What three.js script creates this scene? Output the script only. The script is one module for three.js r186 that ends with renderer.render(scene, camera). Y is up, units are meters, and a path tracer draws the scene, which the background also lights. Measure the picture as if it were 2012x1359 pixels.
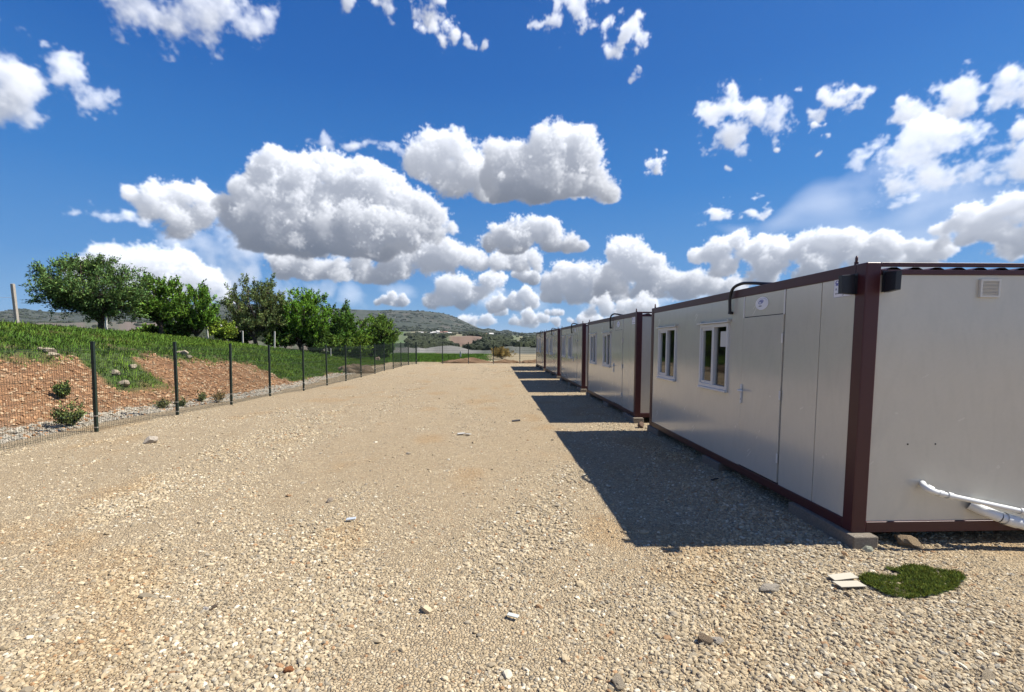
import * as THREE from 'three';
import { mergeGeometries } from 'three/addons/utils/BufferGeometryUtils.js';
import { RoundedBoxGeometry } from 'three/addons/geometries/RoundedBoxGeometry.js';
import { ImprovedNoise } from 'three/addons/math/ImprovedNoise.js';

// ------------------------------------------------------------------ camera
const F = 984, CX = 1006, CY = 754.5, PITCH = 0.0832, YAW = 0.036, EYE = 1.93;   // in pixels of the 2012 x 1509 frame the photograph was cut from
const scene = new THREE.Scene();
const camera = new THREE.PerspectiveCamera(2 * Math.atan(754.5 / F) * 180 / Math.PI, 2012 / 1509, 0.05, 9000);
camera.setViewOffset(2012, 1509, 0, 0, 2012, 1359);
camera.position.set(0, EYE, 0);
const fwd = new THREE.Vector3(Math.sin(YAW) * Math.cos(PITCH), -Math.sin(PITCH), -Math.cos(YAW) * Math.cos(PITCH));
const rgt = new THREE.Vector3(Math.cos(YAW), 0, Math.sin(YAW));
const upv = new THREE.Vector3().crossVectors(rgt, fwd);
camera.lookAt(fwd.x, EYE + fwd.y, fwd.z);
const renderer = new THREE.WebGLRenderer({ antialias: true });
renderer.toneMapping = THREE.LinearToneMapping;
renderer.toneMappingExposure = 1.8;
renderer.shadowMap.enabled = true;
const EXPO = 1.8;

// ------------------------------------------------------------------ sun
const SUN_EL = 52 * Math.PI / 180, SUN_AZ = 90.8 * Math.PI / 180;                   // clockwise from the direction of the row
const sunDir = new THREE.Vector3(Math.sin(SUN_AZ) * Math.cos(SUN_EL), Math.sin(SUN_EL), -Math.cos(SUN_AZ) * Math.cos(SUN_EL));
const sun = new THREE.DirectionalLight(new THREE.Color().setRGB(1, 0.95, 0.85), 5);
sun.position.copy(sunDir).multiplyScalar(120).add(new THREE.Vector3(-4, 0, -25));
sun.target.position.set(-4, 0, -25);
sun.castShadow = true;
sun.shadow.mapSize.set(4096, 4096);
Object.assign(sun.shadow.camera, { left: -70, right: 70, top: 70, bottom: -70, near: 1, far: 300 });
scene.add(sun, sun.target);

// ------------------------------------------------------------------ helpers
function rng(seed) {
  let a = seed >>> 0;
  return () => { a = (a + 0x6D2B79F5) | 0; let t = Math.imul(a ^ (a >>> 15), 1 | a); t = (t + Math.imul(t ^ (t >>> 7), 61 | t)) ^ t; return ((t ^ (t >>> 14)) >>> 0) / 4294967296; };
}
const PN = new ImprovedNoise();
const n3 = (x, y, z) => PN.noise(x, y, z);
const n2 = (x, y) => PN.noise(x, y, 7.31);
function fbm(x, y, o = 4) { let s = 0, a = 0.5, f = 1; for (let i = 0; i < o; i++) { s += a * PN.noise(x * f, y * f, 3.7 + i * 5.1); a *= 0.5; f *= 2.03; } return s; }
const clamp = (v, a = 0, b = 1) => Math.min(b, Math.max(a, v));
const sstep = (a, b, v) => { const t = clamp((v - a) / (b - a)); return t * t * (3 - 2 * t); };
const lerp = (a, b, t) => a + (b - a) * t;
function curve(pts, x) {                                                            // piecewise linear
  if (x <= pts[0][0]) return pts[0][1];
  for (let i = 1; i < pts.length; i++) if (x <= pts[i][0]) return lerp(pts[i - 1][1], pts[i][1], (x - pts[i - 1][0]) / (pts[i][0] - pts[i - 1][0]));
  return pts[pts.length - 1][1];
}
function ray(px, py) { return new THREE.Vector3().copy(fwd).addScaledVector(rgt, (px - CX) / F).addScaledVector(upv, -(py - CY) / F); }
const col = (r, g, b) => new THREE.Color().setRGB(r, g, b);

// ------------------------------------------------------------------ sky: air and clouds, computed by direction
{
  const W = 4096, H = 2048, data = new Float32Array(W * H * 4);
  const D = 180 / Math.PI, S = 1 / EXPO;
  const airCol = [[0, .30, .49, .74], [3, .20, .41, .70], [8, .11, .31, .66], [16, .050, .220, .59], [26, .025, .143, .48], [38, .0145, .097, .385], [90, .010, .06, .26]];
  const air = (el, cg, out) => {
    let i = 1; while (i < airCol.length - 1 && el > airCol[i][0]) i++;
    const A = airCol[i - 1], B = airCol[i], t = clamp((el - A[0]) / (B[0] - A[0]));
    const g = Math.pow(Math.max(0, cg), 2.2), k = 1 + 0.25 * g;
    for (let c = 0; c < 3; c++) out[c] = (lerp(A[c + 1], B[c + 1], t) * k + 0.13 * g * [0.30, 0.55, 0.8][c]) * S;
  };
  const tmp = [0, 0, 0];
  for (let r = 0; r < H; r++) {
    const el = ((r + 0.5) / H - 0.5) * 180, ce = Math.cos(el / D), se = Math.sin(el / D);
    for (let c = 0; c < W; c++) {
      const ph = ((c + 0.5) / W - 0.5) * 2 * Math.PI, x = Math.cos(ph) * ce, z = Math.sin(ph) * ce, k = (r * W + c) * 4;
      if (el < 0) { data[k] = .16 * S; data[k + 1] = .15 * S; data[k + 2] = .12 * S; data[k + 3] = 1; continue; }
      air(el, x * sunDir.x + se * sunDir.y + z * sunDir.z, tmp);
      data[k] = tmp[0]; data[k + 1] = tmp[1]; data[k + 2] = tmp[2]; data[k + 3] = 1;
    }
  }
  // one cloud: a cluster of round puffs [azimuth, elevation, radius] (degrees), eroded by billowy noise, lit along the sun's direction
  function cloud(P, o) {
    const { amp = 0.62, freq = 1.0, sharp = 2.7, rho = 1.6, base = null, soft = 1, step = 1, wisp = 0, oct = 5, stretch = 1, dim = 1, warp = 0.45, thin = 1, gain = 0.56, erode = 0.30, flat = 1 } = o, off = o.seed * 17.3;
    let a0 = 1e9, a1 = -1e9, e0 = 1e9, e1 = -1e9, rm = 0, ra = 0;
    const ec = P.reduce((s, p) => s + p[1], 0) / P.length, kc = Math.cos(ec / D), ac = P.reduce((s, p) => s + p[0], 0) / P.length;
    const q = P.map(([a, e, r]) => { rm = Math.max(rm, r); ra += r / P.length; a0 = Math.min(a0, a - r * 1.5 / kc); a1 = Math.max(a1, a + r * 1.5 / kc); e0 = Math.min(e0, e - r * 1.5); e1 = Math.max(e1, e + r * 1.5); return [(a - ac) * kc, e, ((r * 7919 + a * 131) % 1) * r * 0.5 / thin, r]; });
    e0 = Math.max(e0, 0.05);
    const az = ac / D, right = [Math.cos(az), Math.sin(az)], away = [Math.sin(az), -Math.cos(az)];
    const L = [sunDir.x * right[0] + sunDir.z * right[1], sunDir.y, sunDir.x * away[0] + sunDir.z * away[1] + 0.18];
    const fr = freq / ra;
    const disp = (x, y, w, n) => {
      let s = 0, a = 0.5, f = fr;
      const X = x / stretch, Wd = w / stretch;
      for (let i = 0; i < n; i++) { const v = PN.noise(X * f + off, y * f + off * 0.7, Wd * f - off); s += a * (i === 0 ? v * 1.5 : lerp(Math.abs(v) * 1.9 - 0.42, v * 1.6, wisp)); a *= i === 0 ? 0.62 : gain; f *= 2.17; }
      return s;
    };
    let near = q;
    const body = (x, y, w) => {
      let s = -1;
      for (let i = 0; i < near.length; i++) {
        const p = near[i], dx = x - p[0], dy = (y - p[1]) * flat, dw = (w - p[2]) * thin, d = 1 - Math.sqrt(dx * dx + dy * dy + dw * dw) / p[3];
        const hi = d > s ? d : s, gap = 0.3 - Math.abs(d - s);                        // smooth maximum
        s = gap > 0 ? hi + gap * gap * 0.8 : hi;
      }
      if (base !== null && y < base) s -= (base - y) / (ra * 0.6);
      return s;
    };
    const dens = (x, y, w, n) => {
      const wx = PN.noise(x * fr * 0.6 + 5, y * fr * 0.6, w * fr * 0.6 + off) * ra * warp, wy = PN.noise(x * fr * 0.6, y * fr * 0.6 + 9, w * fr * 0.6 - off) * ra * warp;
      const s = body(x + wx, y + wy, w);
      if (s < -amp) return 0;
      let v = s + amp * disp(x, y, w, n);
      if (v > 0 && v < 0.5 && n > 2) {                                                // ragged fringe
        const g = fr * 6.5; v -= erode * (1 - v * 2) * (0.55 + PN.noise(x * g + off, y * g, w * g * 0.6) * 1.1 + 0.6 * PN.noise(x * g * 2.3, y * g * 2.3 + off, w * g));
      }
      return v <= 0 ? 0 : Math.min(1, v * sharp);
    };
    const c0 = Math.floor(((a0 / 360 + 0.25)) * W), c1 = Math.ceil((a1 / 360 + 0.25) * W), r0 = Math.max(H / 2, Math.floor((e0 / 180 + 0.5) * H)), r1 = Math.min(H - 1, Math.ceil((e1 / 180 + 0.5) * H));
    const ds = ra / 8 / Math.sqrt(thin), us = 1.0 / ra, hgt = Math.max(0.6, e1 - e0);
    for (let r = r0; r <= r1; r += step) for (let c = c0; c <= c1; c += step) {
      const e = ((r + 0.5) / H - 0.5) * 180, a = ((c + 0.5) / W - 0.25) * 360, x = (a - ac) * kc, y = e;
      near = q.filter((p) => Math.hypot(p[0] - x, p[1] - y) < p[3] * 1.6);
      if (!near.length) continue;
      let w0 = 1e9, w1 = -1e9;
      for (const p of near) { w0 = Math.min(w0, p[2] - p[3] * 1.25 / thin); w1 = Math.max(w1, p[2] + p[3] * 1.25 / thin); }
      const here = near, sunward = q.filter((p) => (p[0] - x) * L[0] + (p[1] - y) * L[1] > -p[3] * 1.3);
      let T = 1, cr = 0, cg = 0, cb = 0;
      const jit = ((r * 73856093 ^ c * 19349663) >>> 3) % 97 / 97;
      for (let w = w0 + ds * jit; w < w1 && T > 0.02; w += ds) {
        const d = dens(x, y, w, oct);
        if (d <= 0) continue;
        let tau = 0, st = ra * 0.14, t = st * 0.5;
        near = sunward;
        for (let k = 0; k < 4; k++) { tau += dens(x + L[0] * t, y + L[1] * t, w + L[2] * t, k < 2 ? 2 : 1) * st; st *= 1.6; t += st; }
        for (let k = 0; k < 4; k++) { st *= 1.3; t += st; tau += clamp(body(x + L[0] * t, y + L[1] * t, w + L[2] * t) * 2.5 + 0.3) * st * 0.8; }
        near = here;
        tau *= rho * us * 2.3;
        const rel = clamp((y - (base ?? e0)) / (hgt * 0.7));
        const lit = (0.74 * Math.exp(-tau) + 0.55 * Math.exp(-tau * 0.15) * lerp(0.34, 1, rel)) * dim, amb = lerp(0.17, 0.33, rel);
        const ar = 1 - Math.exp(-d * rho * us * ds * 4.2 * soft), f = T * ar;
        cr += f * (lit * 1.0 + amb * 0.80); cg += f * (lit * 0.99 + amb * 0.95); cb += f * (lit * 0.985 + amb * 1.28);
        T *= 1 - ar;
      }
      if (T > 0.998) continue;
      const hz = Math.exp(-e / 3.2) * 0.28;                                          // air in front of low clouds
      for (let i = 0; i < step; i++) for (let j = 0; j < step; j++) {
        const k = ((r + i) * W + ((c + j) % W + W) % W) * 4;
        for (let m = 0; m < 3; m++) data[k + m] = data[k + m] * T + lerp([cr, cg, cb][m] * S, data[k + m] * (1 - T), hz);
      }
    }
  }
  const at = (px, py) => { const d = ray(px, py).normalize(); return [Math.atan2(d.x, -d.z) * D, Math.asin(d.y) * D]; };
  const puffs = (list, k = 1) => list.map(([x, y, r]) => { r *= k; const [a, e] = at(x, y), [, e2] = at(x, y - r), [a2] = at(x + r, y); return [a, e, (Math.abs(e2 - e) + Math.abs(a2 - a) * Math.cos(e / D)) / 2]; });
  let sd = 1;
  const C = (list, o = {}) => { const oo = { seed: sd++, ...o }; if (o.basePx) oo.base = at(o.basePx[0], o.basePx[1])[1]; cloud(puffs(list, o.grow ?? 1.06), oo); };
  const rnd = rng(11);
  // outside the frame the sky goes on with the same kinds of cloud
  for (let i = 0; i < 22; i++) {
    const a = 58 + rnd() * 244, e = 3 + Math.pow(rnd(), 1.5) * 42, R = 0.8 + e * 0.10 * (0.5 + rnd()), list = [];
    const n = 6 + Math.floor(rnd() * 7);
    for (let k = 0; k < n; k++) list.push([a + (rnd() - 0.5) * R * 6 / Math.cos(e / D), e + (rnd() - 0.35) * R * 1.6, R * (0.6 + rnd() * 0.7)]);
    cloud(list, { seed: 100 + i, step: 8, oct: 2, base: e - R * 0.8, wisp: e > 20 ? 0.6 : 0, sharp: e > 20 ? 2.5 : 5 });
  }
  // low far clouds along the horizon
  const band = [];
  for (let x = 560; x < 2000; x += 26 + rnd() * 30) band.push([x, 606 + rnd() * 34, 9 + rnd() * 11]);
  for (const [x, y, r] of band) { if (x < 745) continue; const l = []; for (let k = 0; k < 5; k++) l.push([x + (rnd() - .5) * r * 4, y + (rnd() - .4) * r * 0.8, r * (.5 + rnd() * .6)]); C(l, { basePx: [x, y + r * 0.7], rho: 1.1 }); }
  // thin veil on the right and between the banks on the left
  C([[1480, 432, 90], [1600, 436, 120], [1720, 432, 150], [1840, 425, 140]], { wisp: 1, amp: 0.7, sharp: 0.6, rho: 0.24, stretch: 3, freq: .8, dim: .85, warp: 1, flat: 3.2, thin: 2, erode: 0 });
  C([[1720, 375, 90], [1810, 390, 110], [1880, 370, 90]], { wisp: 1, amp: 0.7, sharp: 0.6, rho: 0.2, freq: .8, dim: .95, warp: 1, flat: 1.6, thin: 2, erode: 0 });
  C([[330, 470, 40], [400, 480, 50], [470, 480, 60], [500, 540, 50], [560, 560, 40], [450, 555, 45], [620, 560, 36]], { wisp: 0.8, amp: 0.9, sharp: 0.7, rho: 0.5, freq: .6, dim: .85, warp: .9, thin: 2 });
  C([[520, 585, 40], [600, 590, 40], [690, 592, 34], [780, 570, 30], [860, 540, 40], [950, 575, 44], [1050, 600, 40], [1150, 605, 40], [1260, 600, 44], [1380, 600, 40]], { wisp: 0.9, amp: 0.8, sharp: 0.7, rho: 0.24, freq: .5, stretch: 2, warp: 1, thin: 2 });
  // small cumulus above the hills
  C([[770, 588, 17], [742, 594, 9], [792, 592, 12], [756, 590, 10]], { basePx: [770, 599] });
  C([[880, 562, 26], [908, 570, 30], [940, 575, 22], [870, 590, 24], [850, 596, 20], [905, 596, 22], [960, 548, 22], [985, 552, 18]], { basePx: [900, 602] });
  C([[970, 600, 16], [985, 596, 18], [1010, 590, 18], [1030, 578, 20], [1045, 590, 18]], { basePx: [1000, 612] });
  C([[1010, 630, 12], [1040, 622, 16], [1068, 626, 14], [1095, 632, 12]], { basePx: [1040, 636] });
  C([[1030, 540, 18], [1050, 545, 14], [1015, 536, 9]], { basePx: [1030, 556] });
  C([[1080, 555, 24], [1110, 545, 32], [1150, 540, 34], [1185, 550, 30], [1130, 575, 26], [1170, 580, 28], [1210, 575, 26], [1085, 580, 20]], { basePx: [1130, 592] });
  C([[1215, 488, 28], [1240, 500, 34], [1262, 515, 30], [1240, 535, 40], [1290, 512, 18], [1280, 550, 40], [1325, 560, 34], [1365, 562, 34], [1405, 558, 30], [1440, 566, 24], [1210, 540, 34], [1190, 565, 26]], { basePx: [1280, 585] });
  C([[1190, 602, 22], [1230, 606, 20], [1270, 598, 26], [1160, 612, 16]], { basePx: [1200, 618], rho: 1 });
  // bank of cloud behind the cabins' roofs
  C([[1372, 500, 20], [1410, 490, 30], [1450, 482, 28], [1490, 490, 34], [1530, 488, 32], [1575, 486, 34], [1620, 476, 36], [1665, 478, 38], [1710, 486, 34], [1755, 492, 30], [1800, 494, 28], [1850, 494, 24], [1500, 525, 40], [1600, 525, 44], [1700, 525, 42], [1420, 520, 30], [1800, 525, 40]], { basePx: [1600, 560] });
  C([[1850, 452, 24], [1890, 440, 32], [1935, 425, 36], [1980, 410, 42], [2030, 405, 46], [1900, 470, 26], [1960, 465, 34], [2020, 470, 34], [1850, 475, 18], [1990, 490, 22]], { wisp: 0.35, amp: .7, sharp: 3, rho: 1.2 });
  const wispyTail = { wisp: .7, amp: 1.1, sharp: 1.1, rho: .5, flat: 1.8, thin: 3, gain: .62, warp: .9, freq: .9 };
  // the big clouds
  C([[200, 508, 30], [232, 505, 34], [262, 512, 40], [300, 525, 46], [345, 528, 46], [385, 540, 42], [415, 562, 38], [440, 582, 26], [240, 550, 54], [320, 575, 56], [180, 540, 34], [140, 535, 24]], { rho: 1.0, amp: .6, wisp: .25, basePx: [300, 640] });
  C([[268, 388, 24], [292, 372, 26], [312, 384, 34], [346, 378, 28], [372, 385, 34], [402, 385, 28], [420, 405, 24], [335, 410, 40], [385, 425, 36], [350, 440, 30], [290, 412, 28]], { basePx: [340, 465], rho: 1.0 });
  C([[262, 430, 30], [230, 426, 26], [205, 420, 24], [180, 414, 20], [145, 410, 20], [122, 406, 14]], { ...wispyTail });
  C([[600, 530, 34], [660, 532, 36], [720, 530, 36], [780, 518, 42], [840, 505, 42], [890, 500, 38], [935, 510, 30], [980, 512, 28], [1020, 512, 24], [1052, 512, 20], [560, 515, 40], [640, 540, 34], [760, 540, 34]], { basePx: [760, 548], amp: .6 });
  C([[962, 475, 24], [990, 458, 28], [1022, 462, 30], [1052, 455, 28], [1085, 450, 22], [1080, 470, 26], [1115, 475, 22], [1138, 478, 14], [1010, 485, 24]], { basePx: [1040, 494] });
  C([[632, 280, 22], [650, 290, 18], [690, 280, 24], [725, 282, 22], [760, 284, 24], [778, 286, 16]], { ...wispyTail });
  C([[545, 300, 24], [560, 312, 24], [535, 318, 18], [470, 368, 24], [448, 392, 20], [500, 372, 40], [540, 360, 50], [590, 350, 50], [645, 330, 38], [668, 322, 30], [690, 345, 44], [735, 355, 42], [765, 370, 40], [800, 395, 40], [838, 402, 30], [862, 425, 32], [886, 448, 20], [560, 430, 74], [640, 430, 84], [720, 430, 78], [790, 445, 56], [490, 440, 56], [470, 405, 36], [840, 450, 40], [545, 480, 44], [600, 490, 50], [670, 490, 50], [740, 480, 46]], { basePx: [660, 500], amp: .62, rho: 1.6 });
  C([[820, 300, 34], [846, 292, 32], [878, 285, 28], [902, 296, 30], [830, 330, 32], [870, 330, 42], [915, 320, 38], [935, 345, 42], [900, 360, 36], [950, 370, 34]], { basePx: [880, 392], rho: 1.1 });
  C([[975, 310, 28], [1000, 310, 32], [1035, 318, 34], [1075, 275, 32], [1105, 268, 34], [1135, 285, 36], [1150, 315, 34], [1080, 320, 50], [1130, 340, 46], [1170, 360, 34], [1188, 378, 24], [1020, 350, 54], [1080, 365, 54], [1000, 375, 46], [1130, 380, 40], [1050, 385, 46], [965, 345, 30]], { basePx: [1060, 396], amp: .58, rho: 1.5 });
  // torn fair-weather scraps
  const wispy = { wisp: .6, amp: 1.5, sharp: 1.3, rho: .75, freq: .8, warp: .9, oct: 5, gain: .66, thin: 3, grow: 1.3, erode: .45 };
  C([[1390, 228, 30], [1420, 218, 34], [1455, 222, 36], [1490, 220, 34], [1525, 228, 26], [1425, 255, 30], [1460, 265, 30], [1500, 255, 26], [1405, 285, 20], [1468, 302, 18], [1440, 280, 24]], wispy);
  C([[1620, 205, 18], [1640, 190, 20], [1668, 195, 22], [1695, 190, 18], [1610, 222, 14]], wispy);
  C([[1600, 243, 13], [1614, 247, 11], [1628, 268, 9], [1606, 300, 9], [1524, 294, 9], [1427, 333, 8], [1568, 172, 8]], { ...wispy, amp: 1.1, grow: 1.05, flat: 1.4 });
  C([[1290, 323, 15], [1278, 328, 9], [1302, 318, 9]], wispy);
  C([[1215, 70, 24], [1235, 62, 26], [1252, 75, 22], [1212, 92, 16], [1248, 148, 9]], wispy);
  C([[1075, 40, 22], [1100, 28, 24], [1135, 12, 26], [1170, 4, 22], [1085, 64, 16], [1110, 48, 18]], wispy);
  C([[843, 50, 17], [858, 58, 12], [880, 66, 20], [925, 80, 10], [950, 88, 8]], { ...wispy, rho: .6, flat: 1.2 });
  C([[760, -4, 24], [800, -6, 26], [850, -4, 30], [680, 8, 14]], wispy);
  C([[1790, 225, 34], [1830, 215, 36], [1870, 195, 34], [1905, 172, 30], [1945, 178, 28], [1985, 165, 36], [2030, 165, 40], [1770, 240, 24], [1815, 240, 26]], { ...wispy, amp: 1.25, sharp: 1.6 });
  C([[1700, 295, 30], [1735, 280, 34], [1780, 300, 44], [1840, 275, 42], [1890, 280, 44], [1935, 295, 36], [1860, 325, 50], [1920, 330, 44], [1980, 330, 44], [2030, 320, 50], [1700, 320, 26], [1780, 345, 34], [1850, 350, 36]], { ...wispy, amp: 1.15, sharp: 1.6, rho: .7 });
  C([[2010, 255, 22], [2040, 250, 26]], wispy);
  C([[1375, 430, 14], [1400, 424, 18], [1430, 418, 16], [1475, 414, 18], [1500, 413, 12]], { ...wispy, stretch: 1.6 });
  C([[1720, 400, 16], [1750, 395, 18], [1790, 385, 14]], { ...wispy, stretch: 2, rho: .4 });
  C([[230, -10, 50], [290, 10, 54], [340, -6, 60], [380, 30, 44], [410, 55, 34], [440, 10, 48], [490, 10, 44], [515, 28, 28], [345, 32, 40]], { ...wispy, amp: 1.2, sharp: 1.3 });
  C([[-30, 100, 60], [0, 130, 60], [30, 160, 50], [20, 210, 46], [50, 230, 34], [95, 160, 40], [140, 165, 38], [175, 178, 30], [205, 172, 14], [-20, 200, 50]], { ...wispy, amp: 1.2, sharp: 1.3 });
  const sky = new THREE.DataTexture(data, W, H, THREE.RGBAFormat, THREE.FloatType);
  sky.mapping = THREE.EquirectangularReflectionMapping;
  sky.magFilter = THREE.LinearFilter; sky.minFilter = THREE.LinearFilter;
  sky.needsUpdate = true;
  scene.background = sky;
  scene.environment = sky;
}
console.log('sky done');

// ------------------------------------------------------------------ small building kit
const used = {};
function numbered(name) { const n = used[name] = (used[name] ?? -1) + 1; return n ? name + '_' + String(n).padStart(3, '0') : name; }
function put(name, geo, mat, parent) { const m = new THREE.Mesh(geo, mat); m.name = parent ? name : numbered(name); m.castShadow = m.receiveShadow = true; (parent ?? scene).add(m); return m; }
function thing(name, label, category, pos = [0, 0, 0], turn = 0, group) {
  const o = new THREE.Group(); o.name = numbered(name); o.position.set(...pos); o.rotation.y = turn;
  o.userData = { label, category }; if (group) o.userData.group = group; scene.add(o); return o;
}
function tag(o, label, category, group) { o.userData.label = label; o.userData.category = category; if (group) o.userData.group = group; return o; }
const structure = (o, label, category) => { o.userData.kind = 'structure'; if (label) { o.userData.label = label; o.userData.category = category; } return o; };
function copyThing(o, label, group) { const c = o.clone(true); c.name = numbered(o.name.replace(/_\d{3}$/, '')); c.userData = { ...o.userData, label }; if (group) c.userData.group = group; scene.add(c); return c; }
const bx = (x0, x1, y0, y1, z0, z1) => { const g = new THREE.BoxGeometry(Math.abs(x1 - x0), Math.abs(y1 - y0), Math.abs(z1 - z0)); g.translate((x0 + x1) / 2, (y0 + y1) / 2, (z0 + z1) / 2); return g; };
const rbx = (x0, x1, y0, y1, z0, z1, r = 0.006, s = 2) => { const g = new RoundedBoxGeometry(Math.abs(x1 - x0), Math.abs(y1 - y0), Math.abs(z1 - z0), s, r); g.translate((x0 + x1) / 2, (y0 + y1) / 2, (z0 + z1) / 2); return g; };
const merge = (l) => mergeGeometries(l.map((g) => { g = g.index ? g.toNonIndexed() : g; for (const k of Object.keys(g.attributes)) if (!['position', 'normal', 'uv'].includes(k)) g.deleteAttribute(k); return g; }));
const tube = (pts, r, n = 24, m = 10) => new THREE.TubeGeometry(new THREE.CatmullRomCurve3(pts.map((p) => new THREE.Vector3(...p)), false, 'centripetal'), n, r, m, false);
const mat = (c, roughness = 0.8, o = {}) => new THREE.MeshPhysicalMaterial({ color: col(...c), roughness, ...o });

// ------------------------------------------------------------------ the lie of the land
const footX = (z) => -9.75 + 0.5 * n2(z * 0.21, 4.2) - 0.25 * sstep(-14, -9, z) + 0.3 * n2(z * 0.9, 1.2);
const crestH = (z) => curve([[-60, 0.12], [-45, 0.3], [-36, 0.6], [-29, 0.98], [-22, 1.36], [-14, 1.68], [-6, 1.8], [10, 1.8]], z);
const topH = (z) => curve([[-90, 0.1], [-70, 0.35], [-62, 0.65], [-50, 1.15], [-44, 1.5], [-37, 1.98], [-30, 2.4], [-22, 2.68], [-10, 2.95], [10, 3.0]], z);
const yardDip = (x, z) => -0.15 * sstep(-2, -8, x) * sstep(-13, -22, z) * (1 - sstep(-30, -40, z));
function landH(x, z) {
  const f = footX(z), c = f - 3.1;
  let h = yardDip(Math.max(x, f), z) + 0.035 * fbm(x * 0.35 + 3, z * 0.22, 3) + 0.012 * n2(x * 2.1, z * 1.7);
  if (x < f) {
    const k = crestH(z), t = clamp((f - x) / (f - c)), gul = 0.30 * fbm(z * 1.1 + 2, x * 0.25, 4) * Math.sin(Math.PI * t);
    if (x > c) h = lerp(h, k, t * (0.7 + 0.3 * t) * (1 - 0.15 * t) / 0.85) + gul + 0.05 * fbm(x * 1.7, z * 1.7, 3) * Math.min(1, t * 4);
    else {
      const u = clamp((c - x) / (21 + c)), back = topH(z);
      h = lerp(k, back, Math.sin(u * Math.PI / 2)) + 0.09 * fbm(x * 0.5, z * 0.5, 3) * Math.min(1, (c - x) * 2);
      if (x < -24) h -= (-24 - x) * 0.035;
    }
  }
  return h;
}
// 0 bare red earth or gravel .. 1 grown over
function greenness(x, z) {
  const f = footX(z), t = clamp((f - x) / 3.1), n = 0.55 * fbm(x * 0.7, z * 0.7, 3) + 0.22 * n2(x * 3, z * 3);
  if (t <= 0) return 0;
  let g = sstep(0.80, 1.05, t + n * 0.55);
  g = Math.max(g, sstep(0.25, 0.5, (1 - Math.abs(z + 16.6 + (t - 0.8) * 1.2) / 1.5) + n * 0.5) * sstep(0.28, 0.5, t + n * 0.3));
  g = Math.max(g, sstep(-24.2, -26.2, z + n * 5) * sstep(0.02, 0.2, t + n * .2));
  g = Math.max(g, sstep(0.1, 0.34, n - 0.02 * (z + 21) * (z + 21)) * sstep(0.05, .2, t) * 0.9);
  return clamp(g);
}
function gridMesh(name, xs, zs, hf, cf, uvs, material) {
  const nx = xs.length, nz = zs.length, P = new Float32Array(nx * nz * 3), U = new Float32Array(nx * nz * 2), Cc = cf ? new Float32Array(nx * nz * 3) : null, I = [];
  for (let j = 0; j < nz; j++) for (let i = 0; i < nx; i++) {
    const k = j * nx + i, x = xs[i], z = zs[j];
    P[k * 3] = x; P[k * 3 + 1] = hf(x, z); P[k * 3 + 2] = z; U[k * 2] = x / uvs; U[k * 2 + 1] = -z / uvs;
    if (cf) { const c = cf(x, z); Cc.set(c, k * 3); }
  }
  for (let j = 0; j < nz - 1; j++) for (let i = 0; i < nx - 1; i++) { const a = j * nx + i, b = a + 1, c = a + nx, d = c + 1; I.push(a, b, c, b, d, c); }
  const g = new THREE.BufferGeometry();
  g.setAttribute('position', new THREE.BufferAttribute(P, 3)); g.setAttribute('uv', new THREE.BufferAttribute(U, 2));
  if (cf) g.setAttribute('color', new THREE.BufferAttribute(Cc, 3));
  g.setIndex(new THREE.BufferAttribute(new Uint32Array(I), 1)); g.computeVertexNormals();
  return put(name, g, material);
}
const span = (a, b, d) => { const n = Math.ceil(Math.abs(b - a) / d), o = []; for (let i = 0; i <= n; i++) o.push(lerp(a, b, i / n)); return o; };

// crushed stone: colour and relief of the grains too small to build
function stoneTexture(size, cells, seed, pal, mortar) {
  const r = rng(seed), N = cells, px = new Float32Array(N * N), py = new Float32Array(N * N), pc = new Uint16Array(N * N), ps = new Float32Array(N * N);
  for (let i = 0; i < N * N; i++) { px[i] = r(); py[i] = r(); pc[i] = Math.floor(r() * r() * pal.length); ps[i] = 0.55 + r() * 0.55; }
  const cd = new Uint8Array(size * size * 4), bd = new Uint8Array(size * size * 4);
  for (let y = 0; y < size; y++) for (let x = 0; x < size; x++) {
    const u = x / size * N, v = y / size * N, ci = Math.floor(u), cj = Math.floor(v);
    let d1 = 9, d2 = 9, id = 0;
    for (let j = -1; j <= 1; j++) for (let i = -1; i <= 1; i++) {
      const a = ((ci + i) % N + N) % N, b = ((cj + j) % N + N) % N, k = b * N + a, dx = ci + i + px[k] - u, dy = cj + j + py[k] - v, d = Math.sqrt(dx * dx + dy * dy) / ps[k];
      if (d < d1) { d2 = d1; d1 = d; id = k; } else if (d < d2) d2 = d;
    }
    const edge = sstep(0.0, 0.22, d2 - d1), p = pal[pc[id]], g = 0.9 + 0.2 * r(), k = (y * size + x) * 4;
    for (let c = 0; c < 3; c++) cd[k + c] = clamp(lerp(mortar[c], p[c], edge) * g) ** (1 / 2.2) * 255;
    cd[k + 3] = 255;
    const h = clamp(edge * (0.55 + 0.45 * (1 - d1)) * (0.5 + ps[id] * 0.5)) * 235 + r() * 20;
    bd[k] = bd[k + 1] = bd[k + 2] = h; bd[k + 3] = 255;
  }
  const T = (d, s) => { const t = new THREE.DataTexture(d, size, size); t.wrapS = t.wrapT = THREE.RepeatWrapping; t.magFilter = THREE.LinearFilter; t.minFilter = THREE.LinearMipmapLinearFilter; t.generateMipmaps = true; if (s) t.colorSpace = THREE.SRGBColorSpace; t.needsUpdate = true; return t; };
  return [T(cd, true), T(bd, false)];
}
const gravelPal = [[.40, .33, .228], [.36, .293, .20], [.315, .255, .17], [.445, .375, .268], [.27, .218, .15], [.49, .43, .325], [.225, .195, .15], [.30, .20, .115]];
const [gravelMap, gravelBump] = stoneTexture(1024, 110, 5, gravelPal, [.335, .27, .185]);
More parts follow.
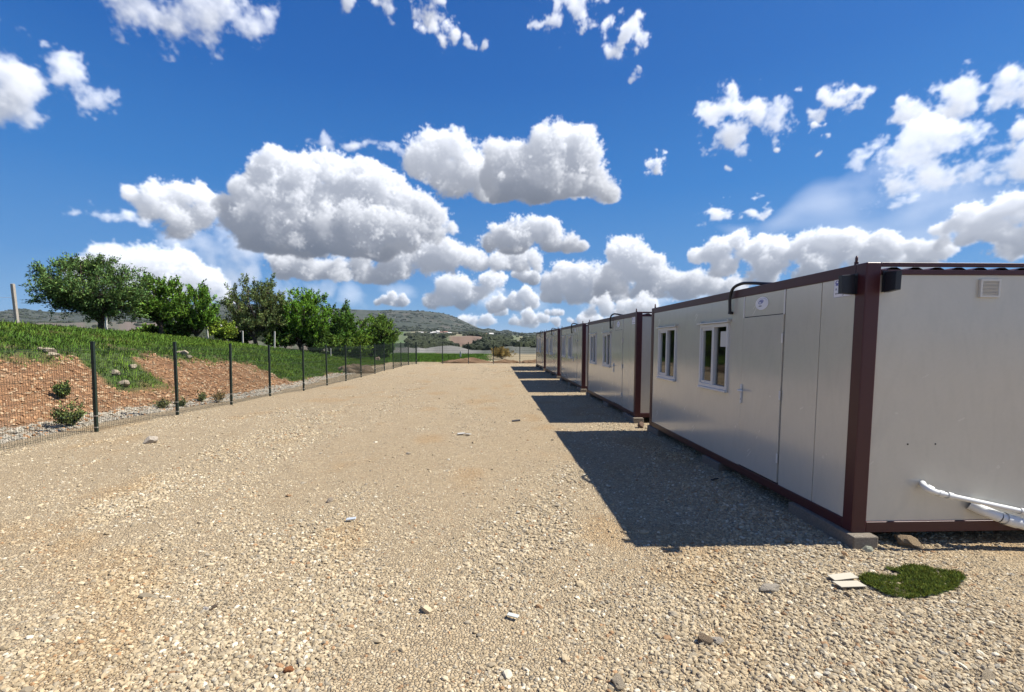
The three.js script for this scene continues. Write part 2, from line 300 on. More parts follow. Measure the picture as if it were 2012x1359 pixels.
const yardMat = new THREE.MeshStandardMaterial({ map: gravelMap, bumpMap: gravelBump, bumpScale: 0.018, roughness: 1, vertexColors: true });
// dusty wheel tracks run along the row, coarser stone between them
const coarse = (x, z) => clamp(0.48 + 2.0 * fbm(x * 0.5 + 0.25 * n2(z * .2, 1), z * 0.16, 3) + 0.9 * fbm(x * 1.5, z * 1.1, 3) + 0.26 * sstep(-8, -3.5, z) * sstep(-5, 0, x) - 0.30 * sstep(-5, -9, z) * sstep(2.8, 0, x));
const ruddy = (x, z) => sstep(0.11, 0.36, fbm(x * 0.9 + 11, z * 0.55 - 4, 3)) * 0.8;
{
  const xs = [...span(-11.2, -6, 0.14), ...span(-5.9, 4.5, 0.10), ...span(4.75, 16, 0.5)], zs = [...span(5, -2, 0.5), ...span(-2.1, -14, 0.10), ...span(-14.2, -26, 0.18), ...span(-26.3, -50, 0.35)];
  structure(gridMesh('gravel_yard', xs, zs, (x, z) => landH(x, z) - 0.05 * sstep(0.0, 0.5, footX(z) - x), (x, z) => {
    const c = coarse(x, z), r = ruddy(x, z), v = 1 + 0.12 * fbm(x * 3, z * 3, 2);
    return [lerp(1.02, 1.0, r) * v, lerp(1.0, 0.87, r) * v * lerp(.975, 1.0, c), lerp(0.98, 0.72, r) * v * lerp(.93, 1, c)].map((q, i) => q * [.94, .92, .875][i]);
  }, 2.4, yardMat));
}
const [earthMap, earthBump] = stoneTexture(1024, 64, 9, [[.80, .74, .70], [.74, .70, .66], [.66, .62, .58], [.92, .9, .88], [.58, .54, .52], [1, 1, 1]], [.74, .70, .66]);
const earthMat = new THREE.MeshStandardMaterial({ map: earthMap, bumpMap: earthBump, bumpScale: 0.035, roughness: 1, vertexColors: true });
{
  const xs = [...span(-70, -26, 2), ...span(-25.5, -15, 0.5), ...span(-14.8, -9.0, 0.12)], zs = [...span(8, -4, 0.6), ...span(-4.3, -30, 0.16), ...span(-30.4, -50, 0.4), ...span(-51, -90, 1.5)];
  structure(gridMesh('earth_bank', xs, zs, (x, z) => landH(x, z) + (x > footX(z) + 0.1 ? -0.06 : 0), (x, z) => {
    const f = footX(z), t = (f - x) / 3.1, g = greenness(x, z), n = fbm(x * 1.3, z * 1.3, 4), m = fbm(x * 0.4 + 9, z * 0.4, 2);
    const strip = 1 - sstep(-0.05, 0.16, t + n * 0.2);                                  // grey gravel swept to the foot
    const lay = fbm(landH(x, z) * 5 + z * .2, z * .35, 3); let c = [.315 + .15 * n + .10 * m + .10 * lay, .172 + .10 * n + .07 * m + .06 * lay, .086 + .055 * n + .04 * m + .03 * lay];
    const pale = sstep(0.12, 0.34, fbm(x * 2.2, z * 2.2 + 5, 3)); c = [lerp(c[0], .46, pale * .55), lerp(c[1], .31, pale * .55), lerp(c[2], .195, pale * .55)];
    const st = [.37, .32, .25]; c = c.map((v, i) => lerp(v, st[i], strip * 0.85));
    const gr = [.085 + .05 * n, .145 + .05 * n, .028];
    return c.map((v, i) => clamp(lerp(v, gr[i], g)));
  }, 2.6, earthMat));
}

// ------------------------------------------------------------------ far land: one sheet from under the yard to the horizon
const ridgePts = [[-900, 640], [-300, 622], [0, 613], [30, 609], [52, 607], [80, 611], [120, 614], [200, 612], [300, 604], [420, 597], [520, 599], [640, 606], [735, 610], [790, 610], [822, 611], [850, 613], [872, 616], [892, 622], [910, 630], [926, 638], [940, 645], [950, 647], [960, 645], [968, 647], [976, 652], [985, 652], [993, 649], [1000, 651], [1012, 655], [1040, 656], [1058, 654], [1090, 655], [1200, 652], [1500, 645], [2400, 650]];
const ringDefs = [
  [48, null], [76, [[-900, 672], [500, 676], [700, 690], [800, 697], [2400, 697]]],
  [100, [[-900, 672], [500, 678], [700, 694], [800, 700], [930, 700], [2400, 699]]],
  [130, [[-900, 670], [500, 676], [700, 692], [780, 698], [930, 698], [960, 694], [2400, 696]]],
  [149, [[-900, 668], [500, 672], [700, 690], [760, 685], [778, 682], [790, 683.5], [800, 682], [812, 684.5], [822, 683], [836, 684.5], [848, 682], [860, 680.5], [872, 679], [888, 678.5], [900, 680], [910, 683], [922, 688], [935, 691], [960, 690], [1000, 687], [2400, 690]]],
  [172, [[-900, 666], [500, 668], [700, 688], [780, 687], [900, 687], [950, 688], [1000, 682], [2400, 684]]],
  [230, [[-900, 663], [500, 663], [700, 682], [790, 677], [880, 677], [905, 684], [935, 684], [955, 677], [1000, 676], [2400, 678]]],
  [400, [[-900, 660], [500, 658], [700, 676], [790, 672], [872, 671], [890, 680], [930, 681], [943, 668], [960, 667], [1000, 671], [2400, 674]]],
  [432, [[-900, 658], [500, 655], [700, 672], [790, 669], [868, 669], [884, 661.5], [925, 661], [940, 662.5], [950, 664], [1000, 669], [2400, 672]]],
  [1000, [[-900, 650], [500, 643], [700, 657], [800, 656], [900, 656.5], [945, 658], [965, 660], [1000, 662], [1060, 664], [2400, 664]]],
  [1300, [[-900, 645], [300, 632], [500, 630], [700, 648], [800, 650], [900, 652.5], [945, 656], [1000, 659], [1060, 661], [2400, 660]]],
  [2600, ridgePts]];
const HOR = 672.44;
const pxOf = (x, z) => { const d = x * fwd.x + z * fwd.z; return CX + F * (x * rgt.x + z * rgt.z) / Math.max(d, 0.15 * Math.hypot(x, z)) * 1.0; };
function farH(x, z) {
  const r = Math.hypot(x, z), ahead = -z / r, px = clamp(pxOf(x, z), -900, 2400);
  const hs = (i) => ringDefs[i][1] ? EYE + (HOR - curve(ringDefs[i][1], px)) / F * ringDefs[i][0] * Math.cos(Math.atan2(px - CX, F)) * 1.0 : landH(clamp(x, -40, 12), clamp(z, -60, 5)) * sstep(70, 40, r) - 0.02;
  let h;
  if (r < 48) h = hs(0);
  else if (r >= 2600) h = hs(ringDefs.length - 1) - (r - 2600) * 0.03;
  else { let i = 1; while (r > ringDefs[i][0]) i++; const t = (r - ringDefs[i - 1][0]) / (ringDefs[i][0] - ringDefs[i - 1][0]), tt = i === ringDefs.length - 1 ? t * t * (1.6 - .6 * t) : t; h = lerp(hs(i - 1), hs(i), tt); }
  if (r > 48 && r < 2590) h += fbm(x / (r * 0.05), z / (r * 0.05), 4) * r * 0.004 * sstep(60, 140, r) + (r > 1300 ? fbm(x / 150, z / 150, 4) * 16 * sstep(1300, 1700, r) * (1 - sstep(2200, 2590, r)) : 0);
  const back = sstep(0.35, -0.1, ahead);
  return lerp(h, -0.15 + 0.6 * fbm(x / 200, z / 200, 2) * sstep(50, 200, r) + 0.02 * Math.max(0, r - 800), back);
}
function farColour(x, z) {
  const r = Math.hypot(x, z), px = pxOf(x, z), n = fbm(x / (r * 0.02), z / (r * 0.03), 4), m = fbm(x / (r * 0.08) + 4, z / (r * 0.08), 3);
  const mixc = (a, b, t) => a.map((v, i) => lerp(v, b[i], clamp(t)));
  const grass = [.055 + .03 * m, .105 + .04 * m, .025], grey = [.15 + .09 * n + .05 * m, .145 + .085 * n + .05 * m, .13 + .08 * n + .045 * m], dark = [.026, .036, .016], dry = [.17, .145, .08], bluff = [.145 + .13 * n, .098 + .09 * n, .07 + .065 * n], hill = [.024, .032, .0165], stony = [.066, .058, .043];
  let c = mixc([.30, .225, .14], grass, sstep(48, 53, r + m * 8) * (1 - 0.8 * sstep(900, 965, px + m * 90)));
  if (r < 445) {
    c = mixc(c, grey, sstep(128, 136, r) * (1 - sstep(158, 168, r)) * sstep(740, 785, px) * (1 - 0.3 * sstep(960, 985, px)));
    c = mixc(c, mixc(grey, dark, .55 + n), sstep(110, 130, r) * sstep(930, 955, px));
    c = mixc(c, mixc(dark, grass, .25 + n), sstep(160, 170, r) * (1 - sstep(290, 330, r)) * (1 - sstep(905, 935, px)));
    c = mixc(c, bluff, sstep(360, 400, r) * sstep(872, 890, px) * (1 - sstep(950, 965, px)));
    c = mixc(c, mixc(grass, dry, .5 + 2 * m), sstep(290, 330, r) * (1 - sstep(865, 885, px)));
  } else if (r < 1330) {
    c = mixc(mixc([.065, .09, .034], dry, sstep(-.05, .3, m + 0.2)), dark, sstep(.05, .3, n));
    c = mixc(c, bluff, (1 - sstep(450, 520, r)) * sstep(872, 890, px) * (1 - sstep(950, 965, px)));
  } else { const u = fbm(x / 34, z / 60, 4), w = fbm(x / 160, z / 220, 3); c = mixc(mixc(hill, stony, sstep(.04, .34, u + .6 * w) * .85), [.014, .02, .009], sstep(.02, .3, -u + .3 * w)); }
  if (r > 1080 && r <= 1330) c = mixc(c, mixc(hill, dark, .3 + n), (r - 1080) / 250);
  if (px < 700 && r > 60 && r < 1300) c = mixc([.12, .088, .066], [.05, .062, .03], .5 + 2 * n);
  return c.map((v) => clamp(v, .01, .9));
}
{
  const az = [], rs = [];
  for (let a = -52; a < 32; a += 0.16) az.push(a);
  for (let a = 32; a < 308; a += 4) az.push(a);
  az.push(308);
  for (let r = 5; r < 46; r *= 1.12) rs.push(r);
  for (let r = 46; r < 440; r *= 1.012) rs.push(r);
  for (let r = 445; r < 1300; r *= 1.022) rs.push(r);
  for (let r = 1310; r < 2590; r *= 1.013) rs.push(r);
  rs.push(2600, 2680, 2900, 3600, 5000, 7000);
  const na = az.length, nr = rs.length, P = new Float32Array(na * nr * 3), Cc = new Float32Array(na * nr * 3), U = new Float32Array(na * nr * 2), I = [];
  for (let j = 0; j < nr; j++) for (let i = 0; i < na; i++) {
    const a = az[i] * Math.PI / 180, x = Math.sin(a) * rs[j], z = -Math.cos(a) * rs[j], k = j * na + i;
    const under = z > -90 && z < 8 && x > -70 && x < 16 && (x < -9 || z > -50);
    const sink = under ? 0.35 * sstep(90, 86, -z) * sstep(70, 64, -x) : 0;
    P.set([x, farH(x, z) - (rs[j] < 100 ? sink : 0), z], k * 3); Cc.set(farColour(x, z), k * 3); U.set([x / 6, -z / 6], k * 2);
  }
  for (let j = 0; j < nr - 1; j++) for (let i = 0; i < na - 1; i++) { const a = j * na + i, b = a + 1, c = a + na, d = c + 1; I.push(a, c, b, b, c, d); }
  const g = new THREE.BufferGeometry();
  g.setAttribute('position', new THREE.BufferAttribute(P, 3)); g.setAttribute('color', new THREE.BufferAttribute(Cc, 3)); g.setAttribute('uv', new THREE.BufferAttribute(U, 2));
  g.setIndex(new THREE.BufferAttribute(new Uint32Array(I), 1)); g.computeVertexNormals();
  structure(put('hills', g, new THREE.MeshStandardMaterial({ vertexColors: true, roughness: 1 })));
}
console.log('land done');

// ------------------------------------------------------------------ loose stone
function rockGeo(seed, detail, rough = 0.3) {
  const g = new THREE.IcosahedronGeometry(1, detail), p = g.attributes.position, r = rng(seed), o = r() * 50, cuts = [];
  for (let i = 0; i < 7; i++) cuts.push([...new THREE.Vector3(r() - .5, r() - .5, r() - .5).normalize().toArray(), .58 + r() * .3]);
  for (let i = 0; i < p.count; i++) {
    const x = p.getX(i), y = p.getY(i), z = p.getZ(i), k = 1 + rough * (1.3 * n3(x * 1.1 + o, y * 1.1, z * 1.1) + 0.6 * n3(x * 2.4 - o, y * 2.4, z * 2.4 + o));
    let a = x * k, b = y * k, c = z * k;
    for (const [u, v, w, d] of cuts) { const e = a * u + b * v + c * w - d; if (e > 0) { a -= u * e; b -= v * e; c -= w * e; } }   // broken faces
    p.setXYZ(i, a, b, c);
  }
  g.computeVertexNormals();
  return g;
}
const stoneMat = new THREE.MeshStandardMaterial({ color: 0xffffff, roughness: 0.95 });
const stoneTone = (r, x, z) => {
  const t = r(); let p;
  if (t < .50) p = [.395, .325, .222]; else if (t < .66) p = [.325, .262, .172]; else if (t < .80) p = [.45, .385, .275]; else if (t < .90) p = [.27, .235, .18]; else if (t < .965) p = [.54, .495, .40]; else p = [.30, .185, .10];
  const v = 0.76 + r() * 0.48, ru = ruddy(x, z) * 0.6;
  return [p[0] * v, p[1] * v * (1 - .1 * ru), p[2] * v * (1 - .25 * ru)].map((q, i) => q * [.93, .912, .875][i]);
};
function scatter(name, geos, list, label, category) {                                     // list: [x, y, z, size, flatness, colour]
  geos.forEach((g, gi) => {
    const mine = list.filter((_, i) => i % geos.length === gi), im = new THREE.InstancedMesh(g, stoneMat, mine.length), m = new THREE.Matrix4(), q = new THREE.Quaternion(), e = new THREE.Euler(), s = new THREE.Vector3(), v = new THREE.Vector3(), c = new THREE.Color(), r = rng(gi + 77);
    mine.forEach(([x, y, z, k, f, cc], i) => {
      q.setFromEuler(e.set((r() - .5) * 0.8, r() * 6.283, (r() - .5) * 0.8));
      s.set(k * (0.8 + r() * 0.7), k * f, k * (0.7 + r() * 0.4)); m.compose(v.set(x, y, z), q, s); im.setMatrixAt(i, m); im.setColorAt(i, c.setRGB(...cc));
    });
    im.name = numbered(name); im.userData = { kind: 'stuff', label, category }; im.castShadow = im.receiveShadow = true; scene.add(im);
  });
}
{
  const near = [], mid = [], r = rng(21);
  const inView = (x, z, pad) => { const a = pxOf(x, z); return z < -1.6 && (a > -120 || x > -9.6) && a > -60 - 700 * pad / -z && a < 2072 + 700 * pad / -z; };
  const cell = (z0, z1, per, out, smin, smax) => {
    const n = Math.floor((z1 - z0) * 22 * per);
    for (let i = 0; i < n; i++) {
      const z = -(z0 + r() * (z1 - z0)), x = -11 + r() * 20; if (!inView(x, z, 1.2) || x < footX(z) - 0.2 || (x > 5.9 && z < -4)) continue;
      const c = coarse(x, z); if (r() > 0.26 + 0.8 * c * (.4 + .6 * c)) continue;
      const k = (smin + (smax - smin) * Math.pow(r(), 2.6)) * lerp(0.55, 1.05, c);
      if (k < smin * 0.6) continue;
      out.push([x, landH(x, z) + k * lerp(-.12, .12, c), z, k, 0.5 + r() * 0.35, stoneTone(r, x, z)]);
    }
  };
  cell(1.8, 4.2, 3500, near, 0.0052, 0.021); cell(4.2, 7.5, 1900, near, 0.0064, 0.024); cell(7.5, 13, 800, mid, 0.009, 0.028); cell(13, 22, 300, mid, 0.013, 0.032); cell(22, 46, 60, mid, 0.018, 0.04);
  // a few bigger pieces
  for (let i = 0; i < 1500; i++) { const z = -(2 + r() * r() * 24), x = -10 + r() * 15; if (!inView(x, z, 1) || x < footX(z)) continue; const k = 0.019 + r() * r() * r() * 0.036; near.push([x, landH(x, z) + k * 0.15, z, k, .5 + r() * .3, stoneTone(r, x, z)]); }
  scatter('gravel', [1, 2, 3, 4, 5].map((s) => rockGeo(s, 1)), near, 'loose beige crushed stone covering the yard', 'gravel');
  scatter('gravel', [6, 7, 8].map((s) => rockGeo(s, 0, .25)), mid, 'loose beige crushed stone covering the yard', 'gravel');
  const bank = [];
  for (let i = 0; i < 130000; i++) {
    const z = -4 - r() * 32, f = footX(z), x = f + 0.5 - r() * 3.6, t = (f - x) / 3.1; if (pxOf(x, z) < -150 || greenness(x, z) > 0.4) continue;
    const foot = t < 0.08; if (!foot && r() > 0.42) continue;
    const k = (foot ? 0.014 : 0.009) + Math.pow(r(), 6) * 0.06, v = .8 + r() * .4, red = r() < (foot ? .12 : .72);
    bank.push([x, landH(x, z) + k * .2, z, k, .55 + r() * .3, red ? [.32 * v, .18 * v, .092 * v] : foot ? [.33 * v, .295 * v, .235 * v] : [.40 * v, .29 * v, .18 * v]]);
  }
  scatter('bank_stones', [11, 12, 13].map((s) => rockGeo(s, 0, .3)), bank, 'small stones and clods on the red earth bank', 'stones');
  console.log('stones', near.length, mid.length, bank.length);
}

// ------------------------------------------------------------------ grass
const leafMat = (c, t = 0.25) => new THREE.MeshPhysicalMaterial({ color: col(...c), roughness: 1, specularIntensity: 0.25, transmission: t, thickness: 0, side: THREE.DoubleSide, vertexColors: true });
function tuftGeo(seed, blades, spread) {
  const r = rng(seed), P = [], Nn = [], Cc = [];
  for (let b = 0; b < blades; b++) {
    const a = r() * 6.283, x = (r() - .5) * spread, z = (r() - .5) * spread, h = .55 + r() * .45, w = .022 + r() * .02, lean = .15 + r() * .4, dx = Math.cos(a), dz = Math.sin(a), v = .75 + r() * .5, yl = r() < .12 ? 1.5 : 1;
    const q = [[x - dz * w, 0, z + dx * w], [x + dz * w, 0, z - dx * w], [x + dx * lean * .4 + dz * w * .7, h * .6, z + dz * lean * .4 - dx * w * .7], [x + dx * lean * .4 - dz * w * .7, h * .6, z + dz * lean * .4 + dx * w * .7], [x + dx * lean, h, z + dz * lean]];
    for (const [i, j, k] of [[0, 1, 2], [0, 2, 3], [3, 2, 4]]) for (const m of [i, j, k]) { P.push(...q[m]); Nn.push(dx * .5, .8, dz * .5); Cc.push(v * yl, v, v * .9); }
  }
  const g = new THREE.BufferGeometry();
  g.setAttribute('position', new THREE.Float32BufferAttribute(P, 3)); g.setAttribute('normal', new THREE.Float32BufferAttribute(Nn, 3)); g.setAttribute('color', new THREE.Float32BufferAttribute(Cc, 3));
  return g;
}
{
  const r = rng(31), list = [];
  const add = (x, z, s, c) => { list.push([x, landH(x, z) - .02, z, s, c]); };
  for (let i = 0; i < 150000; i++) { const z = -6 - Math.pow(r(), .8) * 60, x = -9.2 - r() * 16, px = pxOf(x, z); if (px < -140 || px > 960) continue; if (r() < greenness(x, z) * (x < -13 ? 1 : .95) && x < footX(z)) add(x, z, .045 + r() * .085 + (r() < .03 ? .10 : 0), r()); }
  const gs = [1, 2, 3].map((s) => tuftGeo(s, 9, .9)), gm = leafMat([.095, .20, .022], .3);
  gs.forEach((g, gi) => {
    const mine = list.filter((_, i) => i % 3 === gi), im = new THREE.InstancedMesh(g, gm, mine.length), m = new THREE.Matrix4(), q = new THREE.Quaternion(), e = new THREE.Euler(), c = new THREE.Color();
    mine.forEach(([x, y, z, s, t], i) => { q.setFromEuler(e.set(0, t * 60, 0)); im.setMatrixAt(i, m.compose(new THREE.Vector3(x, y, z), q, new THREE.Vector3(s * 2.1, s * (.8 + t * .5), s * 2.1))); const n = fbm(x * .35, z * .35, 2); im.setColorAt(i, c.setRGB(.9 + n + t * .25, .92 + n * .5 + t * .12, .8 + n * .4)); });
    im.name = numbered('meadow_grass'); im.userData = { kind: 'stuff', label: 'green spring grass on the terrace above the bank', category: 'grass' }; im.receiveShadow = im.castShadow = true; scene.add(im);
  });
  // meadow beyond the far fence
  const fr = [];
  for (let i = 0; i < 9000; i++) { const z = -49.5 - r() * 40, x = -14 + r() * 14; if (pxOf(x, z) < 890 + r() * 80) fr.push([x, farH(x, z) - .02, z, .15 + r() * .2, r()]); }
  const im = new THREE.InstancedMesh(gs[0], gm, fr.length), m = new THREE.Matrix4(), q = new THREE.Quaternion(), e = new THREE.Euler();
  fr.forEach(([x, y, z, s, t], i) => { q.setFromEuler(e.set(0, t * 60, 0)); im.setMatrixAt(i, m.compose(new THREE.Vector3(x, y, z), q, new THREE.Vector3(s * 1.6, s, s * 1.6))); im.setColorAt(i, col(.75 + t * .2, .95, .8)); });
  im.name = 'field_grass'; im.userData = { kind: 'stuff', label: 'low green grass of the field beyond the far fence', category: 'grass' }; scene.add(im);
  console.log('grass', list.length, fr.length);
}
// ------------------------------------------------------------------ container cabins
const onWall = (px, py, X) => { const d = ray(px, py); return new THREE.Vector3(0, EYE, 0).addScaledVector(d, X / d.x); };
const atZ = (px, py, Z) => { const d = ray(px, py); return new THREE.Vector3(0, EYE, 0).addScaledVector(d, -Z / d.z); };
function onGround(px, py) { const d = ray(px, py); let h = 0, p; for (let i = 0; i < 6; i++) { p = new THREE.Vector3(0, EYE, 0).addScaledVector(d, (h - EYE) / d.y); h = landH(p.x, p.z); } p.y = h; return p; }
function noiseTexture(size, fn, srgb) {
  const d = new Uint8Array(size * size * 4);
  for (let y = 0; y < size; y++) for (let x = 0; x < size; x++) { const v = fn(x / size, y / size), k = (y * size + x) * 4; for (let c = 0; c < 3; c++) d[k + c] = clamp(Array.isArray(v) ? v[c] : v) * 255; d[k + 3] = 255; }
  const t = new THREE.DataTexture(d, size, size); t.wrapS = t.wrapT = THREE.RepeatWrapping; t.magFilter = THREE.LinearFilter; t.minFilter = THREE.LinearMipmapLinearFilter; t.generateMipmaps = true; if (srgb) t.colorSpace = THREE.SRGBColorSpace; t.needsUpdate = true; return t;
}
const tileNoise = (u, v, f, s) => PN.noise(Math.cos(u * 6.2832) * f + s, Math.sin(u * 6.2832) * f + Math.cos(v * 6.2832) * f, Math.sin(v * 6.2832) * f + s);
const panelBump = noiseTexture(256, (u, v) => 0.5 + 0.30 * tileNoise(u, v, 0.8, 2) + 0.10 * tileNoise(u, v, 2.2, 5));
const dirtMap = noiseTexture(512, (u, v) => { const a = tileNoise(u, v, 1.2, 9), b = Math.max(0, tileNoise(u, v * 0.25, 5, 3)), c = tileNoise(u, v, 9, 7), k = 0.97 + 0.012 * a - 0.022 * b + 0.008 * c; return [k, k * 0.995, k * 0.985]; }, true);
const panelRough = noiseTexture(256, (u, v) => 0.235 + 0.05 * tileNoise(u, v, 1.6, 12) + 0.02 * tileNoise(u, v, 6, 4));
const M = {
  panel: new THREE.MeshPhysicalMaterial({ color: col(.57, .555, .495), map: dirtMap, roughness: 1, roughnessMap: panelRough, bumpMap: panelBump, bumpScale: 0.0018, ior: 1.6, clearcoat: .75, clearcoatRoughness: .14 }),
  door: new THREE.MeshPhysicalMaterial({ color: col(.56, .545, .49), map: dirtMap, roughness: 1, roughnessMap: panelRough, bumpMap: panelBump, bumpScale: 0.0012, ior: 1.6, clearcoat: .75, clearcoatRoughness: .11 }),
  frame: new THREE.MeshPhysicalMaterial({ color: col(.055, .011, .0155), roughness: 0.42, map: dirtMap }),
  roof: mat([.06, .02, .022], 0.5, { metalness: .2 }),
  lining: mat([.12, .11, .095], 0.9),
  pvc: mat([.62, .62, .61], 0.3),
  pipe: mat([.66, .67, .66], 0.28),
  glass: new THREE.MeshPhysicalMaterial({ color: col(.82, .86, .84), roughness: 0.02, transmission: 1, thickness: 0, ior: 1.52 }),
  black: mat([.012, .014, .02], 0.38),
  rubber: mat([.012, .012, .016], 0.45),
  steel: mat([.55, .55, .53], 0.4, { metalness: .8 }),
  white: mat([.58, .58, .55], 0.55),
  handle: mat([.66, .66, .64], 0.35),
  gap: mat([.02, .02, .02], 1),
  fence: mat([.010, .022, .016], 0.45),
  concrete: new THREE.MeshStandardMaterial({ color: col(.27, .245, .205), roughness: 0.95, map: earthMap, bumpMap: earthBump, bumpScale: .004 }),
  lens: mat([.5, .5, .48], 0.15)
};
function uvMetres(g, k = 1) { const p = g.attributes.position, n = g.attributes.normal, uv = new Float32Array(p.count * 2); for (let i = 0; i < p.count; i++) { const ax = Math.abs(n.getX(i)), ay = Math.abs(n.getY(i)), az = Math.abs(n.getZ(i)); const [u, v] = ax > ay && ax > az ? [p.getZ(i), p.getY(i)] : ay > az ? [p.getX(i), p.getZ(i)] : [p.getX(i), p.getY(i)]; uv[i * 2] = u / k; uv[i * 2 + 1] = v / k; } g.setAttribute('uv', new THREE.BufferAttribute(uv, 2)); return g; }
function canvasTexture(w, h, draw) { const c = document.createElement('canvas'); c.width = w; c.height = h; draw(c.getContext('2d'), w, h); const t = new THREE.CanvasTexture(c); t.colorSpace = THREE.SRGBColorSpace; return t; }
const LEN = 6.26, WID = 2.4, TOP = 2.54, RAIL = 0.105;
function wallShape(z0, z1, y0, y1, holes = []) {                                         // front-wall panel, lying in the plane x = 0, 5 cm thick
  const s = new THREE.Shape([[-z0, y0], [-z1, y0], [-z1, y1], [-z0, y1]].map(([a, b]) => new THREE.Vector2(a, b)));
  for (const [a, b, c, d] of holes) s.holes.push(new THREE.Path([[-a, c], [-a, d], [-b, d], [-b, c]].map(([u, v]) => new THREE.Vector2(u, v))));
  const g = new THREE.ExtrudeGeometry(s, { depth: 0.05, bevelEnabled: false });
  g.rotateY(Math.PI / 2);                                                               // x -> -z, depth -> +x
  return uvMetres(g, 1.9);
}
function makeCabin(label) {
  const t = thing('container_cabin', label, 'cabin', [0, 0, 0], 0, 'container cabins in a row');
  const part = (n, g, m, p = t) => { const o = put(n, g, m, p); return o; };
  const S = 0.012;                                                                     // panels sit this far behind the frame
  for (const [x, z] of [[0, 0], [0, -LEN + .14], [WID - .14, 0], [WID - .14, -LEN + .14]]) part('corner_post', uvMetres(rbx(x, x + .14, 0, TOP, z, z - .14, .012), 1.3), M.frame);
  part('bottom_rail', uvMetres(rbx(0.002, .09, 0.002, RAIL, -.14, -LEN + .14, .006), 1.3), M.frame);
  part('bottom_rail', uvMetres(rbx(WID - .09, WID - .002, 0.002, RAIL, -.14, -LEN + .14, .006), 1.3), M.frame);
  part('bottom_rail', uvMetres(rbx(.14, WID - .14, 0.002, RAIL, -.002, -.09, .006), 1.3), M.frame);
  part('bottom_rail', uvMetres(rbx(.14, WID - .14, 0.002, RAIL, -LEN + .002, -LEN + .09, .006), 1.3), M.frame);
  part('top_rail', uvMetres(rbx(0.002, .09, TOP - .11, TOP - .001, -.14, -LEN + .14, .006), 1.3), M.frame);
  part('top_rail', uvMetres(rbx(WID - .09, WID - .002, TOP - .11, TOP - .001, -.14, -LEN + .14, .006), 1.3), M.frame);
  for (const s of [0, 1]) {                                                             // end rails are open channels: the roof sheet shows between the flanges
    const z = (a) => s ? -LEN + a : -a;
    part('top_rail', uvMetres(merge([rbx(.14, WID - .14, TOP - .036, TOP - .002, z(.002), z(.05), .004), rbx(.14, WID - .14, TOP - .11, TOP - .066, z(.002), z(.07), .004)]), 1.3), M.frame);
  }
  // roof sheet
  const zig = []; for (let x = .10, k = 0; x < WID - .1; x += .0515, k++) zig.push([x, TOP - (k % 4 < 1 || k % 4 > 2.5 ? .040 : .064)]);
  const sh = new THREE.Shape(); zig.forEach(([x, y], i) => i ? sh.lineTo(x, y) : sh.moveTo(x, y)); for (const [x, y] of zig.slice().reverse()) sh.lineTo(x, y - .003);
  const rg = new THREE.ExtrudeGeometry(sh, { depth: LEN - .06, bevelEnabled: false }); rg.translate(0, 0, -LEN + .03); part('roof_sheet', rg, M.roof);
  part('inner_lining', merge([bx(.06, WID - .06, .06, .10, -.06, -LEN + .06), bx(.06, WID - .06, TOP - .16, TOP - .12, -.06, -LEN + .06), bx(WID - .075, WID - .062, .1, TOP - .16, -.06, -LEN + .06), bx(.062, WID - .08, .1, TOP - .16, -.068, -.075), bx(.062, WID - .08, .1, TOP - .16, -LEN + .068, -LEN + .075), bx(.066, .072, .1, TOP - .16, -.15, -1.26), bx(.066, .072, .1, TOP - .16, -1.3, -2.24)]), M.lining);
  // front wall: panels with real joints between them
  const wins = [[-3.645, -2.655, 1.105, 2.095], [-5.745, -4.755, 1.105, 2.095]], y0 = RAIL + .002, y1 = TOP - .112;
  const F0 = (g) => { g.translate(S, 0, 0); return g; };
  part('wall_panel', F0(wallShape(-LEN + .142, -2.262, y0, y1, wins)), M.panel);
  part('wall_panel', F0(wallShape(-1.272, -.639, y0, y1)), M.panel);
  part('wall_panel', F0(wallShape(-.627, -.142, y0, y1)), M.panel);
  part('wall_panel', F0(wallShape(-2.254, -1.290, 2.152, y1)), M.panel);
  part('joint_backing', merge([bx(.045, .06, y0, y1, -.6, -.67), bx(.045, .06, y0, y1, -1.22, -1.34), bx(.045, .06, y0, y1, -2.22, -2.3), bx(.045, .06, 2.1, 2.2, -1.3, -2.25)]), M.gap);
  for (const [a, b] of [[-2.262, -2.236], [-1.306, -1.280]]) part('trim_strip', bx(S - .006, S - .001, 2.14, y1, a, b), M.pvc);
  const door = part('door', uvMetres(rbx(S - .006, S + .036, y0 + .012, 2.142, -2.250, -1.302, .003), 1.9), M.door);
  for (const y of [.42, 1.18, 1.86]) { const g = new THREE.CylinderGeometry(.011, .011, .11, 10); g.translate(-.002, y, -1.296); part('hinge', g, M.handle, door); }
  const hd = part('door_handle', merge([rbx(-.010, S - .007, .98, 1.235, -2.245, -2.205, .004), rbx(-.055, -.008, 1.145, 1.165, -2.235, -2.215, .005), rbx(-.058, -.040, 1.143, 1.167, -2.235, -2.09, .008)]), M.handle, door);
  part('keyhole', bx(-.0115, -.009, 1.02, 1.045, -2.229, -2.221), M.gap, door);
